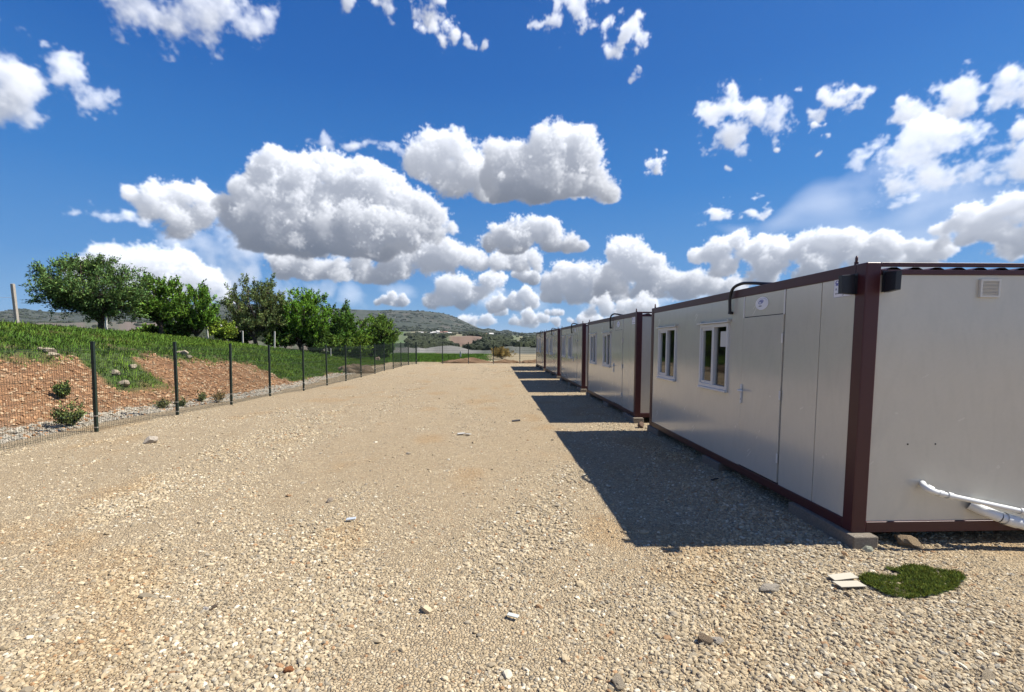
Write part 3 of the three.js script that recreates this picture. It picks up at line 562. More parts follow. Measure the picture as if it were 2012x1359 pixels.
  for (const [z0, z1, a, b] of wins) {
    const w = part('window', merge([bx(-.014, .055, a + .002, a + .052, z0 + .002, z1 - .002), bx(-.014, .055, b - .052, b - .002, z0 + .002, z1 - .002), bx(-.014, .055, a + .052, b - .052, z0 + .002, z0 + .052), bx(-.014, .055, a + .052, b - .052, z1 - .052, z1 - .002), bx(-.010, .050, a + .052, b - .052, (z0 + z1) / 2 - .03, (z0 + z1) / 2 + .03)]), M.pvc);
    part('sash', merge([bx(.002, .045, a + .053, a + .095, z0 + .053, (z0 + z1) / 2 - .031), bx(.002, .045, b - .095, b - .053, z0 + .053, (z0 + z1) / 2 - .031), bx(.002, .045, a + .095, b - .095, z0 + .053, z0 + .095), bx(.002, .045, a + .095, b - .095, (z0 + z1) / 2 - .073, (z0 + z1) / 2 - .031)]), M.pvc, w);
    const p1 = new THREE.PlaneGeometry(.40, b - a - .19); p1.rotateY(-Math.PI / 2); p1.translate(.024, (a + b) / 2, (z0 + .095 + (z0 + z1) / 2 - .073) / 2); p1.scale(1, 1, 1); part('pane', p1, M.glass, w);
    const p2 = new THREE.PlaneGeometry(.41, b - a - .104); p2.rotateY(-Math.PI / 2); p2.translate(.030, (a + b) / 2, ((z0 + z1) / 2 + .03 + z1 - .052) / 2); part('pane', p2, M.glass, w);
    part('drip_rail', merge([rbx(-.050, S - .002, b + .004, b + .022, z0 - .06, z1 + .04, .004)]), M.pvc, w);
    part('rail_bracket', bx(-.045, S - .002, b + .022, b + .05, z1 + .015, z1 + .055), M.steel, w); part('rail_bracket', bx(-.04, S - .002, b + .022, b + .04, z0 + .06, z0 + .10), M.steel, w);
    part('sill', rbx(-.035, S - .002, a - .03, a - .001, z0 - .004, z1 + .004, .004), M.pvc, w);
  }
  // other walls
  part('end_panel', uvMetres(bx(.142, WID - .142, RAIL + .002, TOP - .112, -.020, -.058), 1.9), M.panel);
  part('end_panel', uvMetres(bx(.142, WID - .142, RAIL + .002, TOP - .112, -LEN + S, -LEN + .058), 1.9), M.panel);
  part('rear_panel', uvMetres(bx(WID - .06, WID - S, RAIL + .002, TOP - .112, -.142, -LEN + .142), 1.9), M.panel);
  // cable conduit looping over the rail
  part('cable_conduit', merge([tube([[-.03, 2.235, -2.58], [-.034, 2.33, -2.58], [-.040, 2.46, -2.57], [-.030, 2.57, -2.50], [.01, 2.615, -2.36], [.06, 2.60, -2.15], [.12, 2.565, -1.92], [.20, 2.535, -1.7]], .021, 60, 12), tube([[-.03, 2.215, -2.58], [-.028, 2.25, -2.58]], .026, 2, 12), tube([[.03, 2.228, -2.58], [-.03, 2.228, -2.58]], .02, 2, 12)]), M.rubber);
  // maker's oval sticker over the door
  const ov = new THREE.CircleGeometry(1, 40); ov.scale(.155, .082, 1); ov.rotateY(-Math.PI / 2); ov.translate(S - .004, 2.305, -1.80);
  part('oval_sticker', ov, M.sticker, t);
  // lifting lugs
  for (const z of [-.2, -LEN + .1]) { const g = new THREE.TorusGeometry(.026, .009, 8, 18); g.rotateY(Math.PI / 2 - .5); g.translate(.045, TOP + .055, z); part('lifting_lug', merge([g, rbx(.03, .06, TOP - .004, TOP + .035, z - .012, z + .012, .004)]), M.frame); }
  return t;
}
M.sticker = new THREE.MeshPhysicalMaterial({ color: 0xffffff, roughness: .45, map: canvasTexture(512, 270, (c, w, h) => {
  c.fillStyle = '#dcdde2'; c.fillRect(0, 0, w, h);
  c.fillStyle = '#9a9ec0'; c.beginPath(); c.ellipse(w * .42, h * .38, w * .22, h * .17, -.15, 0, 7); c.fill();
  c.fillStyle = '#7a7fae'; c.beginPath(); c.ellipse(w * .45, h * .36, w * .13, h * .09, .1, 0, 7); c.fill();
  c.fillStyle = '#dcdde2'; c.beginPath(); c.ellipse(w * .36, h * .44, w * .07, h * .05, 0, 0, 7); c.fill();
  c.strokeStyle = '#aab0d2'; c.lineWidth = 10; c.beginPath(); c.ellipse(w * .5, h * .5, w * .40, h * .40, 0, -2.6, -.5); c.stroke();
  c.fillStyle = '#85868c'; c.beginPath(); c.ellipse(w * .38, h * .70, w * .13, h * .05, 0, 0, 7); c.fill();
  c.strokeStyle = '#e8e9ee'; c.lineWidth = 9; c.beginPath(); c.ellipse(w / 2, h / 2, w * .485, h * .475, 0, 0, 7); c.stroke();
}) });
M.notice = new THREE.MeshPhysicalMaterial({ color: 0xffffff, roughness: .5, map: canvasTexture(512, 340, (c, w, h) => {
  c.fillStyle = '#dfe0e6'; c.fillRect(0, 0, w, h);
  c.strokeStyle = '#3c3c44'; c.lineWidth = 5; c.strokeRect(6, 6, w - 12, h - 12);
  c.fillStyle = '#5a5fa0'; c.beginPath(); c.ellipse(80, 70, 44, 40, 0, 0, 7); c.fill(); c.fillStyle = '#dfe0e6'; c.beginPath(); c.ellipse(84, 62, 22, 18, 0, 0, 7); c.fill(); c.fillStyle = '#5a5fa0'; c.fillRect(40, 110, 84, 12);
  c.fillStyle = '#44454d'; c.font = 'bold 58px sans-serif'; c.fillText('A', 44, 205);
  for (let i = 0, x = 44; i < 9; i++) { const ww = 22 + (i * 37 % 31); c.fillRect(x, 258, ww, 20); x += ww + 9; }
  c.fillRect(210, 298, 46, 12);
}) });
function floodlight(parent, place, lensSide) {                                                    // black lamp housing on an arm, standing out from the wall it is bolted to
  const g = new THREE.Group(); g.name = 'floodlight'; place(g); parent.add(g);
  const s = new THREE.Shape([[0, 0], [.125, .012], [.128, .17], [.012, .178]].map(([a, b]) => new THREE.Vector2(a, b)));
  const hg = new THREE.ExtrudeGeometry(s, { depth: .045, bevelEnabled: true, bevelSize: .004, bevelThickness: .004, bevelSegments: 2 });
  put('housing', hg, M.black, g);
  put('bracket', merge([bx(-.022, -.012, .0, .19, -.01, .055), bx(-.02, .01, .155, .17, .02, .03), bx(-.02, .01, .01, .025, .02, .03)]), M.black, g);
  put('lens', lensSide > 0 ? bx(.012, .116, .02, .16, .0495, .0525) : bx(.012, .116, .02, .16, -.0045, -.0075), M.lens, g);
  for (const y of [.165, .018]) { const c = new THREE.CylinderGeometry(.008, .008, .012, 8); c.rotateX(Math.PI / 2); c.translate(-.016, y, lensSide > 0 ? .061 : -.016); put('bolt', c, M.steel, g); }
}
const ZN = [-4.52, -11.9, -19.28, -26.66, -34.04], BASE = 0.12;
const cabinLabels = ['white container cabin with burgundy frame, two black floodlights and a white drain pipe', 'second container cabin in the row, behind the one with the floodlights and drain pipe', 'third container cabin, in the middle of the row of five', 'fourth container cabin in the row, counted from the one with the drain pipe', 'fifth and last container cabin in the row, by the far wire fence'];
const cabin = makeCabin(cabinLabels[0]);
const others = ZN.slice(1).map((z, i) => { const c = copyThing(cabin, cabinLabels[i + 1]); c.position.set(3.4 + [.0, .01, -.01, .0][i], BASE + [.0, .01, .015, .02][i], z); return c; });
cabin.position.set(3.4, BASE, ZN[0]);
// what only some cabins carry
for (const c of [cabin, others[0]]) { const g = new THREE.PlaneGeometry(.30, .185); g.rotateY(-Math.PI / 2); g.translate(.009, 2.345, -.30); put('notice_sign', g, M.notice, c); }
{
  const pg = new RoundedBoxGeometry(.003, .23, .26, 2, .001); pg.translate(.0285, 1.86, -2.845); put('window_notice', pg, M.white, cabin);
  floodlight(cabin, (g) => { g.position.set(-.016, 2.262, -.115); g.rotation.y = Math.PI; }, 1);
  floodlight(cabin, (g) => { g.position.set(.20, 2.268, .026); g.rotation.y = -Math.PI / 2; }, -1);
  const v = put('vent_grille', merge([bx(1.085, 1.275, 2.225, 2.243, -.0185, .006), bx(1.085, 1.275, 2.372, 2.39, -.0185, .006), bx(1.085, 1.103, 2.243, 2.372, -.0185, .006), bx(1.257, 1.275, 2.243, 2.372, -.0185, .006), bx(1.103, 1.257, 2.243, 2.372, -.0188, -.0165)]), M.white, cabin);
  for (let k = 0; k < 10; k++) { const g = bx(1.103, 1.257, -.0035, .0035, -.007, .003); g.rotateX(.5); g.translate(0, 2.2505 + k * .0128, 0); put('louvre', g, M.white, v); }
  for (const [x, y] of [[.51, .85], [.78, .85]]) { const g = new THREE.TorusGeometry(.006, .002, 6, 14); g.translate(x, y, -.0185); const h = new THREE.CircleGeometry(.006, 14); h.translate(x, y, -.0182); put('screw_hole', merge([g, h]), M.gap, cabin); }
  // drain pipes on the end wall (points given in the cabin's own axes)
  const loc = (px, py, Z) => { const p = atZ(px, py, Z); return [p.x - 3.4, p.y - BASE, p.z - ZN[0]]; };
  const a = loc(1812, 949, 4.53), b = loc(1816, 955, 4.47), c = loc(1826, 962, 4.425), d = loc(1842, 968, 4.415), e = loc(1868, 974, 4.41), f = loc(2005, 1003.5, 4.38);
  const dir = f.map((v, i) => v - e[i]), end = e.map((v, i) => v + dir[i] * 4.2);
  const dp = put('drain_pipe', merge([tube([a, b, c, d], .028, 30, 16), tube([d, e, f, end], .0235, 20, 16)]), M.pipe, cabin);
  const sock = (p, q, k, r) => tube([p.map((v, i) => lerp(v, q[i], k)), p.map((v, i) => lerp(v, q[i], k + .10 / Math.hypot(...p.map((v, i) => v - q[i])) * .5))], r, 3, 18);
  for (const g of [sock(d, e, .0, .0305), sock(d, e, .7, .0315), sock(e, f, .98, .0300), sock(b, d, .15, .034)]) put('pipe_socket', g, M.pipe, dp);
  const a2 = loc(1905, 990, 4.525), b2 = loc(1930, 1002, 4.46), c2 = loc(1962, 1015, 4.42), f2 = loc(2045, 1040, 4.38), end2 = f2.map((v, i) => v + (f2[i] - c2[i]) * 3);
  const dp2 = put('waste_pipe', merge([tube([a2, b2, c2], .05, 16, 20), tube([c2, f2, end2], .05, 12, 20)]), M.pipe, cabin);
  put('pipe_socket', merge([tube([c2.map((v, i) => lerp(v, f2[i], .12)), c2.map((v, i) => lerp(v, f2[i], .42))], .058, 4, 22)]), M.pipe, dp2);
}
{ // what the cabins stand on
  const g = uvMetres(rbx(-.05, .19, 0, BASE + .02, 0, -1, .012), .7);
  const nth = ['first', 'second', 'third', 'fourth', 'fifth'], spots = ['door end', 'middle', 'window end'];
  let first;
  ZN.forEach((z, i) => [[.10, -.95], [-2.75, -3.35], [-5.6, -6.3]].forEach(([a, b], j) => {
    const label = `grey concrete block under the ${spots[j]} of the ${nth[i]} cabin, counted from the drain pipe`;
    const o = first ? copyThing(first, label) : tag(put('support_block', g, M.concrete), label, 'support block', 'blocks under the cabins'); first ??= o;
    o.position.set(3.4 + [0, .01, .02][j], -.02, z + a); o.scale.set(1, 1 + [0, 0, .07, .1, .14][i], a - b);
  }));
}
console.log('cabins done');

// ------------------------------------------------------------------ wire fence
function fence(label, posts, H) {
  const t = thing('wire_fence', label, 'fence');
  const pg = rbx(-.033, .033, -.25, H, -.028, .028, .006), cap = rbx(-.037, .037, H, H + .018, -.032, .032, .006), clip = bx(-.042, .042, -.018, .018, -.012, .0315);
  posts.forEach(([x, z, lean], i) => {
    const y = landH(x, z), p = put('post', pg, M.fence, t); p.position.set(x, y, z); p.rotation.set((lean ?? 0) * .5, 0, lean ?? 0);
    put('post_cap', cap, M.fence, p);
    for (const h of [.1, .35, .95, 1.5]) { const c = put('clip', clip, h < .4 ? M.steel : M.fence, p); c.position.y = h; c.scale.set(.9, h < .4 ? .6 : 1, 1); }
    if (i === posts.length - 1) return;
    const [x2, z2] = posts[i + 1], y2 = landH(x2, z2), L = Math.hypot(x2 - x, z2 - z), n = Math.round(L / .05), gs = [], d = [(x2 - x) / L, (z2 - z) / L], r = .0029;
    const wire = (p, q) => { const g = new THREE.CylinderGeometry(r, r, 1, 4, 1, true), a = new THREE.Vector3(...p), b = new THREE.Vector3(...q), v = b.clone().sub(a); g.scale(1, v.length(), 1); g.applyQuaternion(new THREE.Quaternion().setFromUnitVectors(new THREE.Vector3(0, 1, 0), v.normalize())); g.translate(...a.add(b).multiplyScalar(.5).toArray()); gs.push(g); };
    for (let k = 1; k < n; k++) { const s = k / n, X = lerp(x, x2, s), Z = lerp(z, z2, s), Y = lerp(y, y2, s); wire([X, Y + .03, Z], [X, Y + H - .05, Z]); }
    for (let h = .05; h < H - .02; h += .19) for (const o of (Math.round((h - .05) / .19) % 3 === 0 ? [0, .035] : [0])) wire([x + d[0] * .03, y + h + o, z + d[1] * .03], [x2 - d[0] * .03, y2 + h + o, z2 - d[1] * .03]);
    put('mesh_panel', merge(gs), M.fence, t);
  });
}
{
  const side = [[-8.75, -5.9], [-8.68, -8.5], ...[[190, 848], [349, 815], [455, 795], [531, 778], [597, 767.5], [643, 757], [680, 748.5], [710, 741], [737, 734], [755.5, 728], [773, 724.8], [788.5, 720], [803, 716.8]].map(([a, b]) => { const p = onGround(a, b); return [p.x, p.z]; }), [-7.0, -45.3]].map(([x, z], i) => [x, z, [0, 0, -.018, -.012, -.02, -.012, -.012, .004, -.01, .008, -.006, 0, .006, 0, 0, 0][i]]);
  fence('dark green welded wire fence running along the foot of the red bank', side, 1.93);
  fence('dark green welded wire fence across the far end of the yard', [[-6.95, -45.35], [-4.62, -45.4], [-2.3, -45.5], [-.05, -45.6], [2.36, -45.7], [4.8, -45.8], [7.2, -45.9]], 1.95);
}

// ------------------------------------------------------------------ trees and shrubs
const barkMat = new THREE.MeshStandardMaterial({ color: col(.11, .085, .065), roughness: 1, map: earthMap, bumpMap: earthBump, bumpScale: .01 });
const limeMat = new THREE.MeshStandardMaterial({ color: col(.52, .50, .46), roughness: 1 });
function leavesGeo(list, size, r, droop = 0, aspect = 1.9) {                                // list: [x, y, z, outward x, y, z]
  const n = list.length, P = new Float32Array(n * 18), N = new Float32Array(n * 18), C = new Float32Array(n * 18), a = new THREE.Vector3(), b = new THREE.Vector3(), o = new THREE.Vector3(), nn = new THREE.Vector3();
  list.forEach(([x, y, z, ox, oy, oz], i) => {
    const s = size * (.6 + r() * .8), v = .72 + r() * .5, yl = r();
    o.set(ox + (r() - .5) * 1.6, oy + (r() - .5) * 1.6 - droop, oz + (r() - .5) * 1.6).normalize();
    a.set(r() - .5, r() - .5, r() - .5).cross(o).normalize(); b.crossVectors(o, a); nn.copy(b).multiplyScalar(b.y < 0 ? -1 : 1);
    const A = [x, y, z], B = [x + o.x * s * .5 + a.x * s / aspect / 2, y + o.y * s * .5 + a.y * s / aspect / 2, z + o.z * s * .5 + a.z * s / aspect / 2], Cc = [x + o.x * s, y + o.y * s, z + o.z * s], Dd = [x + o.x * s * .5 - a.x * s / aspect / 2, y + o.y * s * .5 - a.y * s / aspect / 2, z + o.z * s * .5 - a.z * s / aspect / 2];
    [A, B, Cc, A, Cc, Dd].forEach((q, k) => { P.set(q, i * 18 + k * 3); N.set([nn.x, nn.y, nn.z], i * 18 + k * 3); C.set([v * (.85 + .4 * yl), v, v * (.75 + .3 * (1 - yl))], i * 18 + k * 3); });
  });
  const g = new THREE.BufferGeometry();
  g.setAttribute('position', new THREE.BufferAttribute(P, 3)); g.setAttribute('normal', new THREE.BufferAttribute(N, 3)); g.setAttribute('color', new THREE.BufferAttribute(C, 3));
  return g;
}
function limbGeo(p, q, r0, r1, bend, r) {                                                    // tapered, slightly crooked branch; returns [geometry, curve]
  const m1 = p.clone().lerp(q, .35).add(new THREE.Vector3((r() - .5) * bend, bend * .35 + (r() - .5) * bend * .5, (r() - .5) * bend)), m2 = p.clone().lerp(q, .7).add(new THREE.Vector3((r() - .5) * bend, bend * .25, (r() - .5) * bend));
  const cv = new THREE.CatmullRomCurve3([p, m1, m2, q]), n = 6, k = 5, g = new THREE.TubeGeometry(cv, n, 1, k), pos = g.attributes.position;
  for (let i = 0; i <= n; i++) { const c = cv.getPointAt(i / n), rr = lerp(r0, r1, i / n); for (let j = 0; j <= k; j++) { const t = i * (k + 1) + j; pos.setXYZ(t, c.x + (pos.getX(t) - c.x) * rr, c.y + (pos.getY(t) - c.y) * rr, c.z + (pos.getZ(t) - c.z) * rr); } }
  return [g, cv];
}
function makeTree(name, label, category, base, o) {
  const r = rng(o.seed), t = thing(name, label, category, base, 0, o.group), V = (x, y, z) => new THREE.Vector3(x, y, z);
  const { h, w, trunk = .8, tr = .12, limbs = 9, subs = 7, twigs = 7, leaves = 16, leaf = .13, colour, fork = .3, up = .35, sparse = 0, lean = 0, lobes = null, lime = false, fill = 2.7 } = o;
  const wood = [], lv = [], cy = trunk + (h - trunk) * .5, ry = (h - trunk) * .5;
  const env = (a, b) => { const k = lobes ? lobes(a, b) : 1; return k; };
  const inEnv = (spread) => {                                                           // a point towards the crown's outline
    const a = r() * 6.283, sb = r() * 2 - 1, cb = Math.sqrt(1 - sb * sb), k = spread * (.86 + .28 * r()) * env(a, sb) * (1 + .25 * n3(Math.cos(a) * 1.7 + o.seed, sb * 1.7, Math.sin(a) * 1.7));
    return V(Math.cos(a) * cb * w * .5 * k + lean * (sb + 1) * .5, cy + sb * ry * k, Math.sin(a) * cb * w * .5 * k);
  };
  const foot = V(0, -.1, 0), head = V(lean * .3 + (r() - .5) * .2, trunk, (r() - .5) * .2);
  const [tg] = limbGeo(foot, head, tr * 1.25, tr * .8, .08, r);
  for (let i = 0; i < limbs; i++) {
    const end = inEnv(.62), start = foot.clone().lerp(head, .75 + r() * .25);
    const [g, cv] = limbGeo(start, end, tr * .55, tr * .2, w * .09, r); wood.push(g);
    for (let j = 0; j < subs; j++) {
      const s = cv.getPointAt(fork + (1 - fork) * (j + r()) / subs); let e = inEnv(1), best = 1e9;
      for (let k = 0; k < 5; k++) { const c = inEnv(.98), d = c.distanceTo(s); if (d < best && d > w * .08) { best = d; e = c; } }
      e.lerp(s, .25); e.y += up * .3 * r();
      const [g2, cv2] = limbGeo(s, e, tr * .16, tr * .05, w * .05, r); wood.push(g2);
      for (let k = 0; k < twigs; k++) {
        const f0 = .15 + .85 * (k + r()) / twigs, s2 = cv2.getPointAt(Math.min(1, f0)), dir = e.clone().sub(s).normalize().multiplyScalar(.5).add(V(r() - .5, r() - .5 + up, r() - .5).multiplyScalar(1.5)).normalize(), len = (.28 + r() * .4) * (w / 5) ** .5 * (o.twig ?? 1);
        const e2 = s2.clone().addScaledVector(dir, len);
        if (r() < sparse * sstep(.35, .9, (s2.y - trunk) / (h - trunk))) continue;
        const nl = Math.round(leaves * fill * (.6 + r() * .8));
        for (let m = 0; m < nl; m++) { const u = r(), q = s2.clone().lerp(e2, u), j2 = .10 * (w / 5) ** .3; lv.push([q.x + (r() - .5) * j2 * 2, q.y + (r() - .5) * j2 * 2, q.z + (r() - .5) * j2 * 2, dir.x, dir.y, dir.z]); }
        if (k % 2 === 0) { const [g3] = limbGeo(s2, e2, tr * .045 + .003, .003, .05, r); wood.push(g3); }
      }
    }
  }
  put('trunk', tg, lime ? limeMat : barkMat, t);
  put('branches', merge(wood), barkMat, t);
  const cr = put('crown', leavesGeo(lv, leaf * .95, r, o.droop ?? 0, o.aspect ?? 1.9), leafMat(colour.map((v, i) => v * [2.15, 2.15, 1.6][i]), .3), t);
  return lv.length;
}
const spot = (px, Z) => { const p = atZ(px, 660, Z); return [p.x, landH(p.x, p.z), p.z]; };
{
  const G = 'trees on the terrace'; let n = 0;
  n += makeTree('spreading_tree', 'broad feathery bluish green tree, largest on the terrace', 'tree', spot(200, 30), { seed: 3, h: 4.75, w: 5.9, trunk: .9, tr: .17, limbs: 15, subs: 9, twigs: 9, leaves: 15, leaf: .13, colour: [.085, .15, .065], up: .25, group: G, lean: -.3, twig: 1.05, aspect: 2.6, lobes: (a, b) => (Math.cos(a) < -.3 && b < .2 ? 1.12 : 1) * (b > .75 ? .92 : 1) });
  n += makeTree('round_tree', 'dense dark green round tree beside the broad feathery tree', 'tree', spot(318, 34), { seed: 5, h: 4.1, w: 3.9, trunk: .85, tr: .15, limbs: 11, subs: 8, twigs: 8, leaves: 14, leaf: .14, colour: [.085, .165, .035], up: .6, group: G, twig: 1.1 });
  n += makeTree('upright_tree', 'bright green tree with upright shoots beside the yellow green bush', 'tree', spot(388, 37), { seed: 8, h: 4.5, w: 3.4, trunk: .4, tr: .10, limbs: 11, subs: 7, twigs: 8, leaves: 14, leaf: .13, colour: [.10, .20, .04], up: 1.1, group: G, twig: 1.2, lobes: (a, b) => b > .5 ? .82 : 1.06 });
  n += makeTree('yellow_bush', 'low yellow green bush by the white stake', 'bush', spot(437, 38), { seed: 9, h: 1.7, w: 2.4, trunk: .1, tr: .04, limbs: 9, subs: 6, twigs: 6, leaves: 14, leaf: .12, colour: [.15, .22, .045], up: .5 });
  n += makeTree('grey_green_tree', 'tall grey green tree with thin airy top', 'tree', spot(502, 43), { seed: 12, h: 6.3, w: 6.0, trunk: .8, tr: .17, limbs: 14, subs: 9, twigs: 8, leaves: 13, leaf: .14, colour: [.105, .145, .075], up: .55, sparse: .5, group: G, lobes: (a, b) => b > .3 ? .95 : 1.05 });
  n += makeTree('leafy_tree', 'bright green full tree beside the grey green tree', 'tree', spot(590, 46), { seed: 15, h: 5.7, w: 6.4, trunk: .4, tr: .14, limbs: 14, subs: 8, twigs: 8, leaves: 15, leaf: .16, colour: [.10, .205, .035], up: .6, group: G });
  n += makeTree('narrow_tree', 'narrow dark green tree with a ragged top between two full trees', 'tree', spot(660, 50), { seed: 18, h: 5.4, w: 4.8, trunk: .4, tr: .12, limbs: 11, subs: 8, twigs: 8, leaves: 14, leaf: .16, colour: [.075, .155, .04], up: .9, group: G });
  n += makeTree('small_leafy_tree', 'mid green low tree beside the narrow ragged tree', 'tree', spot(692, 52), { seed: 20, h: 4.8, w: 5.6, trunk: .2, tr: .10, limbs: 12, subs: 8, twigs: 8, leaves: 14, leaf: .16, colour: [.10, .19, .04], up: .5, group: G });
  n += makeTree('end_tree', 'olive green sloping tree, last in the line towards the hills', 'tree', spot(730, 55), { seed: 23, h: 5.2, w: 7.0, trunk: .2, tr: .12, limbs: 15, subs: 8, twigs: 8, leaves: 15, leaf: .17, colour: [.095, .165, .045], up: .5, group: G, lobes: (a, b) => Math.cos(a) > 0 && b > .2 ? .82 : 1 });
  // undergrowth below the trees
  [[470, 45, 2.6, 2.2], [545, 44, 2.6, 2.0], [560, 47, 3.0, 2.8], [625, 46, 2.8, 2.4], [665, 47, 2.6, 2.0], [705, 50, 2.6, 2.2], [752, 54, 2.6, 2.4], [300, 37, 2.4, .9], [350, 37, 2.4, 1.3]].forEach(([px, Z, w, h], i) => {
    n += makeTree('undergrowth_bush', 'dark green bush in the undergrowth below the trees', 'bush', spot(px, Z), { seed: 40 + i, h, w, trunk: .1, tr: .05, limbs: 8, subs: 7, twigs: 6, leaves: 13, leaf: .16, colour: [.07 + .02 * (i % 3), .13 + .025 * (i % 3), .04], up: .5, group: 'undergrowth bushes' });
  });
  // shrubs on the bank
  [[120, 748, 12.9, .36, .30, 'small dark green shrub halfway up the red bank'], [137, 826, 11.6, .62, .50, 'rounded grey green shrub at the foot of the red bank']].forEach(([px, py, Z, w, h, label], i) => {
    const p = atZ(px, py, Z); p.y = landH(p.x, p.z);
    n += makeTree('bank_shrub', label, 'shrub', [p.x, p.y, p.z], { seed: 60 + i, h, w, trunk: .02, tr: .012, limbs: 9, subs: 5, twigs: 5, leaves: 12, leaf: .055, colour: i === 1 ? [.14, .18, .09] : [.085, .125, .05], up: .7, twig: .45, fill: .8 });
  });
  [[352, 742, 15.4], [388, 728, 16.8], [430, 766, 16.9], [318, 738, 15.0]].forEach(([px, py, Z], i) => {
    const p = atZ(px, py, Z); p.y = landH(p.x, p.z);
    n += makeTree('bank_weed', 'low scrubby weed clump on the red bank between fence posts', 'shrub', [p.x, p.y, p.z], { seed: 70 + i, h: .14 + .06 * (i % 3), w: .32 + .12 * (i % 4), trunk: .02, tr: .008, limbs: 6, subs: 4, twigs: 4, leaves: 8, fill: .7, leaf: .05, colour: i === 2 ? [.20, .155, .10] : [.12, .14, .075], up: .6, twig: .45, group: 'weeds on the bank' });
  });
  const bp = atZ(988, 690, 58); n += makeTree('scrub_bush', 'spreading dry olive bush beyond the far fence', 'bush', [bp.x, farH(bp.x, bp.z), bp.z], { seed: 90, h: 1.15, w: 3.6, trunk: .05, tr: .03, limbs: 12, subs: 6, twigs: 6, leaves: 12, leaf: .13, colour: [.22, .17, .085], up: .5, fill: 1 });
  console.log('leaves', n);
}
{ // far scrub on the hillsides: one mass
  const r = rng(51), list = [], g = mergeGeometries([rockGeo(31, 1, .6), rockGeo(32, 1, .6).translate(1.1, -.2, .3), rockGeo(33, 1, .6).translate(-.7, -.1, -.8)]);
  for (let i = 0; i < 11000; i++) {
    const u = r(), R = u < .2 ? 160 + r() * 150 : u < .45 ? 330 + r() * 650 : 1000 + Math.pow(r(), .7) * 1580, a = (-50 + r() * 62) * Math.PI / 180, x = Math.sin(a) * R, z = -Math.cos(a) * R, px = pxOf(x, z);
    if ((R > 1000 ? fbm(x / 110, z / 160, 3) : fbm(x / (R * .06), z / (R * .1), 3)) < (R > 1000 ? .02 : .05) + (r() - .5) * .3) continue;
    if (R > 370 && R < 450 && px > 868 && px < 965) continue;
    list.push([x, farH(x, z), z, R < 320 ? .7 + r() * 1.1 : R < 1000 ? 1.0 + r() * 1.8 : 1.6 + r() * 3.2, r()]);
  }
  const im = new THREE.InstancedMesh(g, new THREE.MeshStandardMaterial({ color: col(.019, .027, .011), roughness: 1 }), list.length), m = new THREE.Matrix4(), q = new THREE.Quaternion(), e = new THREE.Euler();
  list.forEach(([x, y, z, s, t], i) => { q.setFromEuler(e.set(0, t * 40, 0)); im.setMatrixAt(i, m.compose(new THREE.Vector3(x, y + s * .3, z), q, new THREE.Vector3(s, s * (.7 + t * .4), s))); im.setColorAt(i, col(.8 + t * .7, .85 + t * .5, .8 + t * .5)); });
  im.name = 'far_scrub'; im.userData = { kind: 'stuff', label: 'dark scrub and far trees dotted over the hillsides', category: 'scrub' }; scene.add(im);
}
{ // farmsteads
  const wallM = mat([.58, .57, .54], .8), roofM = mat([.50, .48, .46], .7), redM = mat([.22, .11, .08], .8), dk = mat([.05, .05, .06], .6);
  const hs = [[827, 1010, 9, 4, 0, 'low white farm shed standing alone below the plateau'], [848, 1010, 5, 4, 0, 'small white house at the edge of the hamlet'], [853.5, 1015, 8, 5, 0, 'white house in the middle of the hamlet'], [860.5, 1005, 6, 6.5, 0, 'tall white house in the hamlet'], [866.5, 1015, 6, 4.5, 1, 'white house with reddish roof in the hamlet'], [875.5, 1010, 8, 5.5, 1, 'tan house with a red roof in the hamlet'], [883, 1008, 8, 4, 0, 'long white house at the end of the hamlet'], [952.5, 1000, 7, 4, 1, 'small house on the bluff above the eroded slope'], [965, 1000, 8, 6, 0, 'white house on the bluff above the eroded slope'], [1045, 620, 8, 2.6, 0, 'pale shed on the scrubby slope near the last cabin'], [443, 760, 22, 6, 0, 'long white shed on the hillside between the trees']];
  for (const [px, R, w, h, red, label] of hs) {
    const d = ray(px, 660); d.y = 0; d.normalize(); const x = d.x * R, z = d.z * R, t = thing('farmhouse', label, 'house', [x, farH(x, z) - .4, z], -Math.atan2(x, -z) + .3, 'far farmhouses'), dp = Math.min(w, 7);
    put('wall', bx(-w / 2, w / 2, 0, h * .68, -dp / 2, dp / 2), px === 875.5 ? mat([.5, .42, .33], .8) : wallM, t);
    const s = new THREE.Shape([[-dp / 2 - .4, 0], [dp / 2 + .4, 0], [0, h * .34]].map(([a, b]) => new THREE.Vector2(a, b))), rg = new THREE.ExtrudeGeometry(s, { depth: w + .8, bevelEnabled: false }); rg.rotateY(Math.PI / 2); rg.translate(-w / 2 - .4, h * .68, 0); put('roof', rg, red ? redM : roofM, t);
    put('door', bx(-.5, .5, 0, Math.min(2, h * .5), dp / 2 + .01, dp / 2 + .06), dk, t);
    for (const k of [-.3, .3]) put('window', bx(k * w - .4, k * w + .4, h * .28, h * .5, dp / 2 + .01, dp / 2 + .06), dk, t);
  }
}
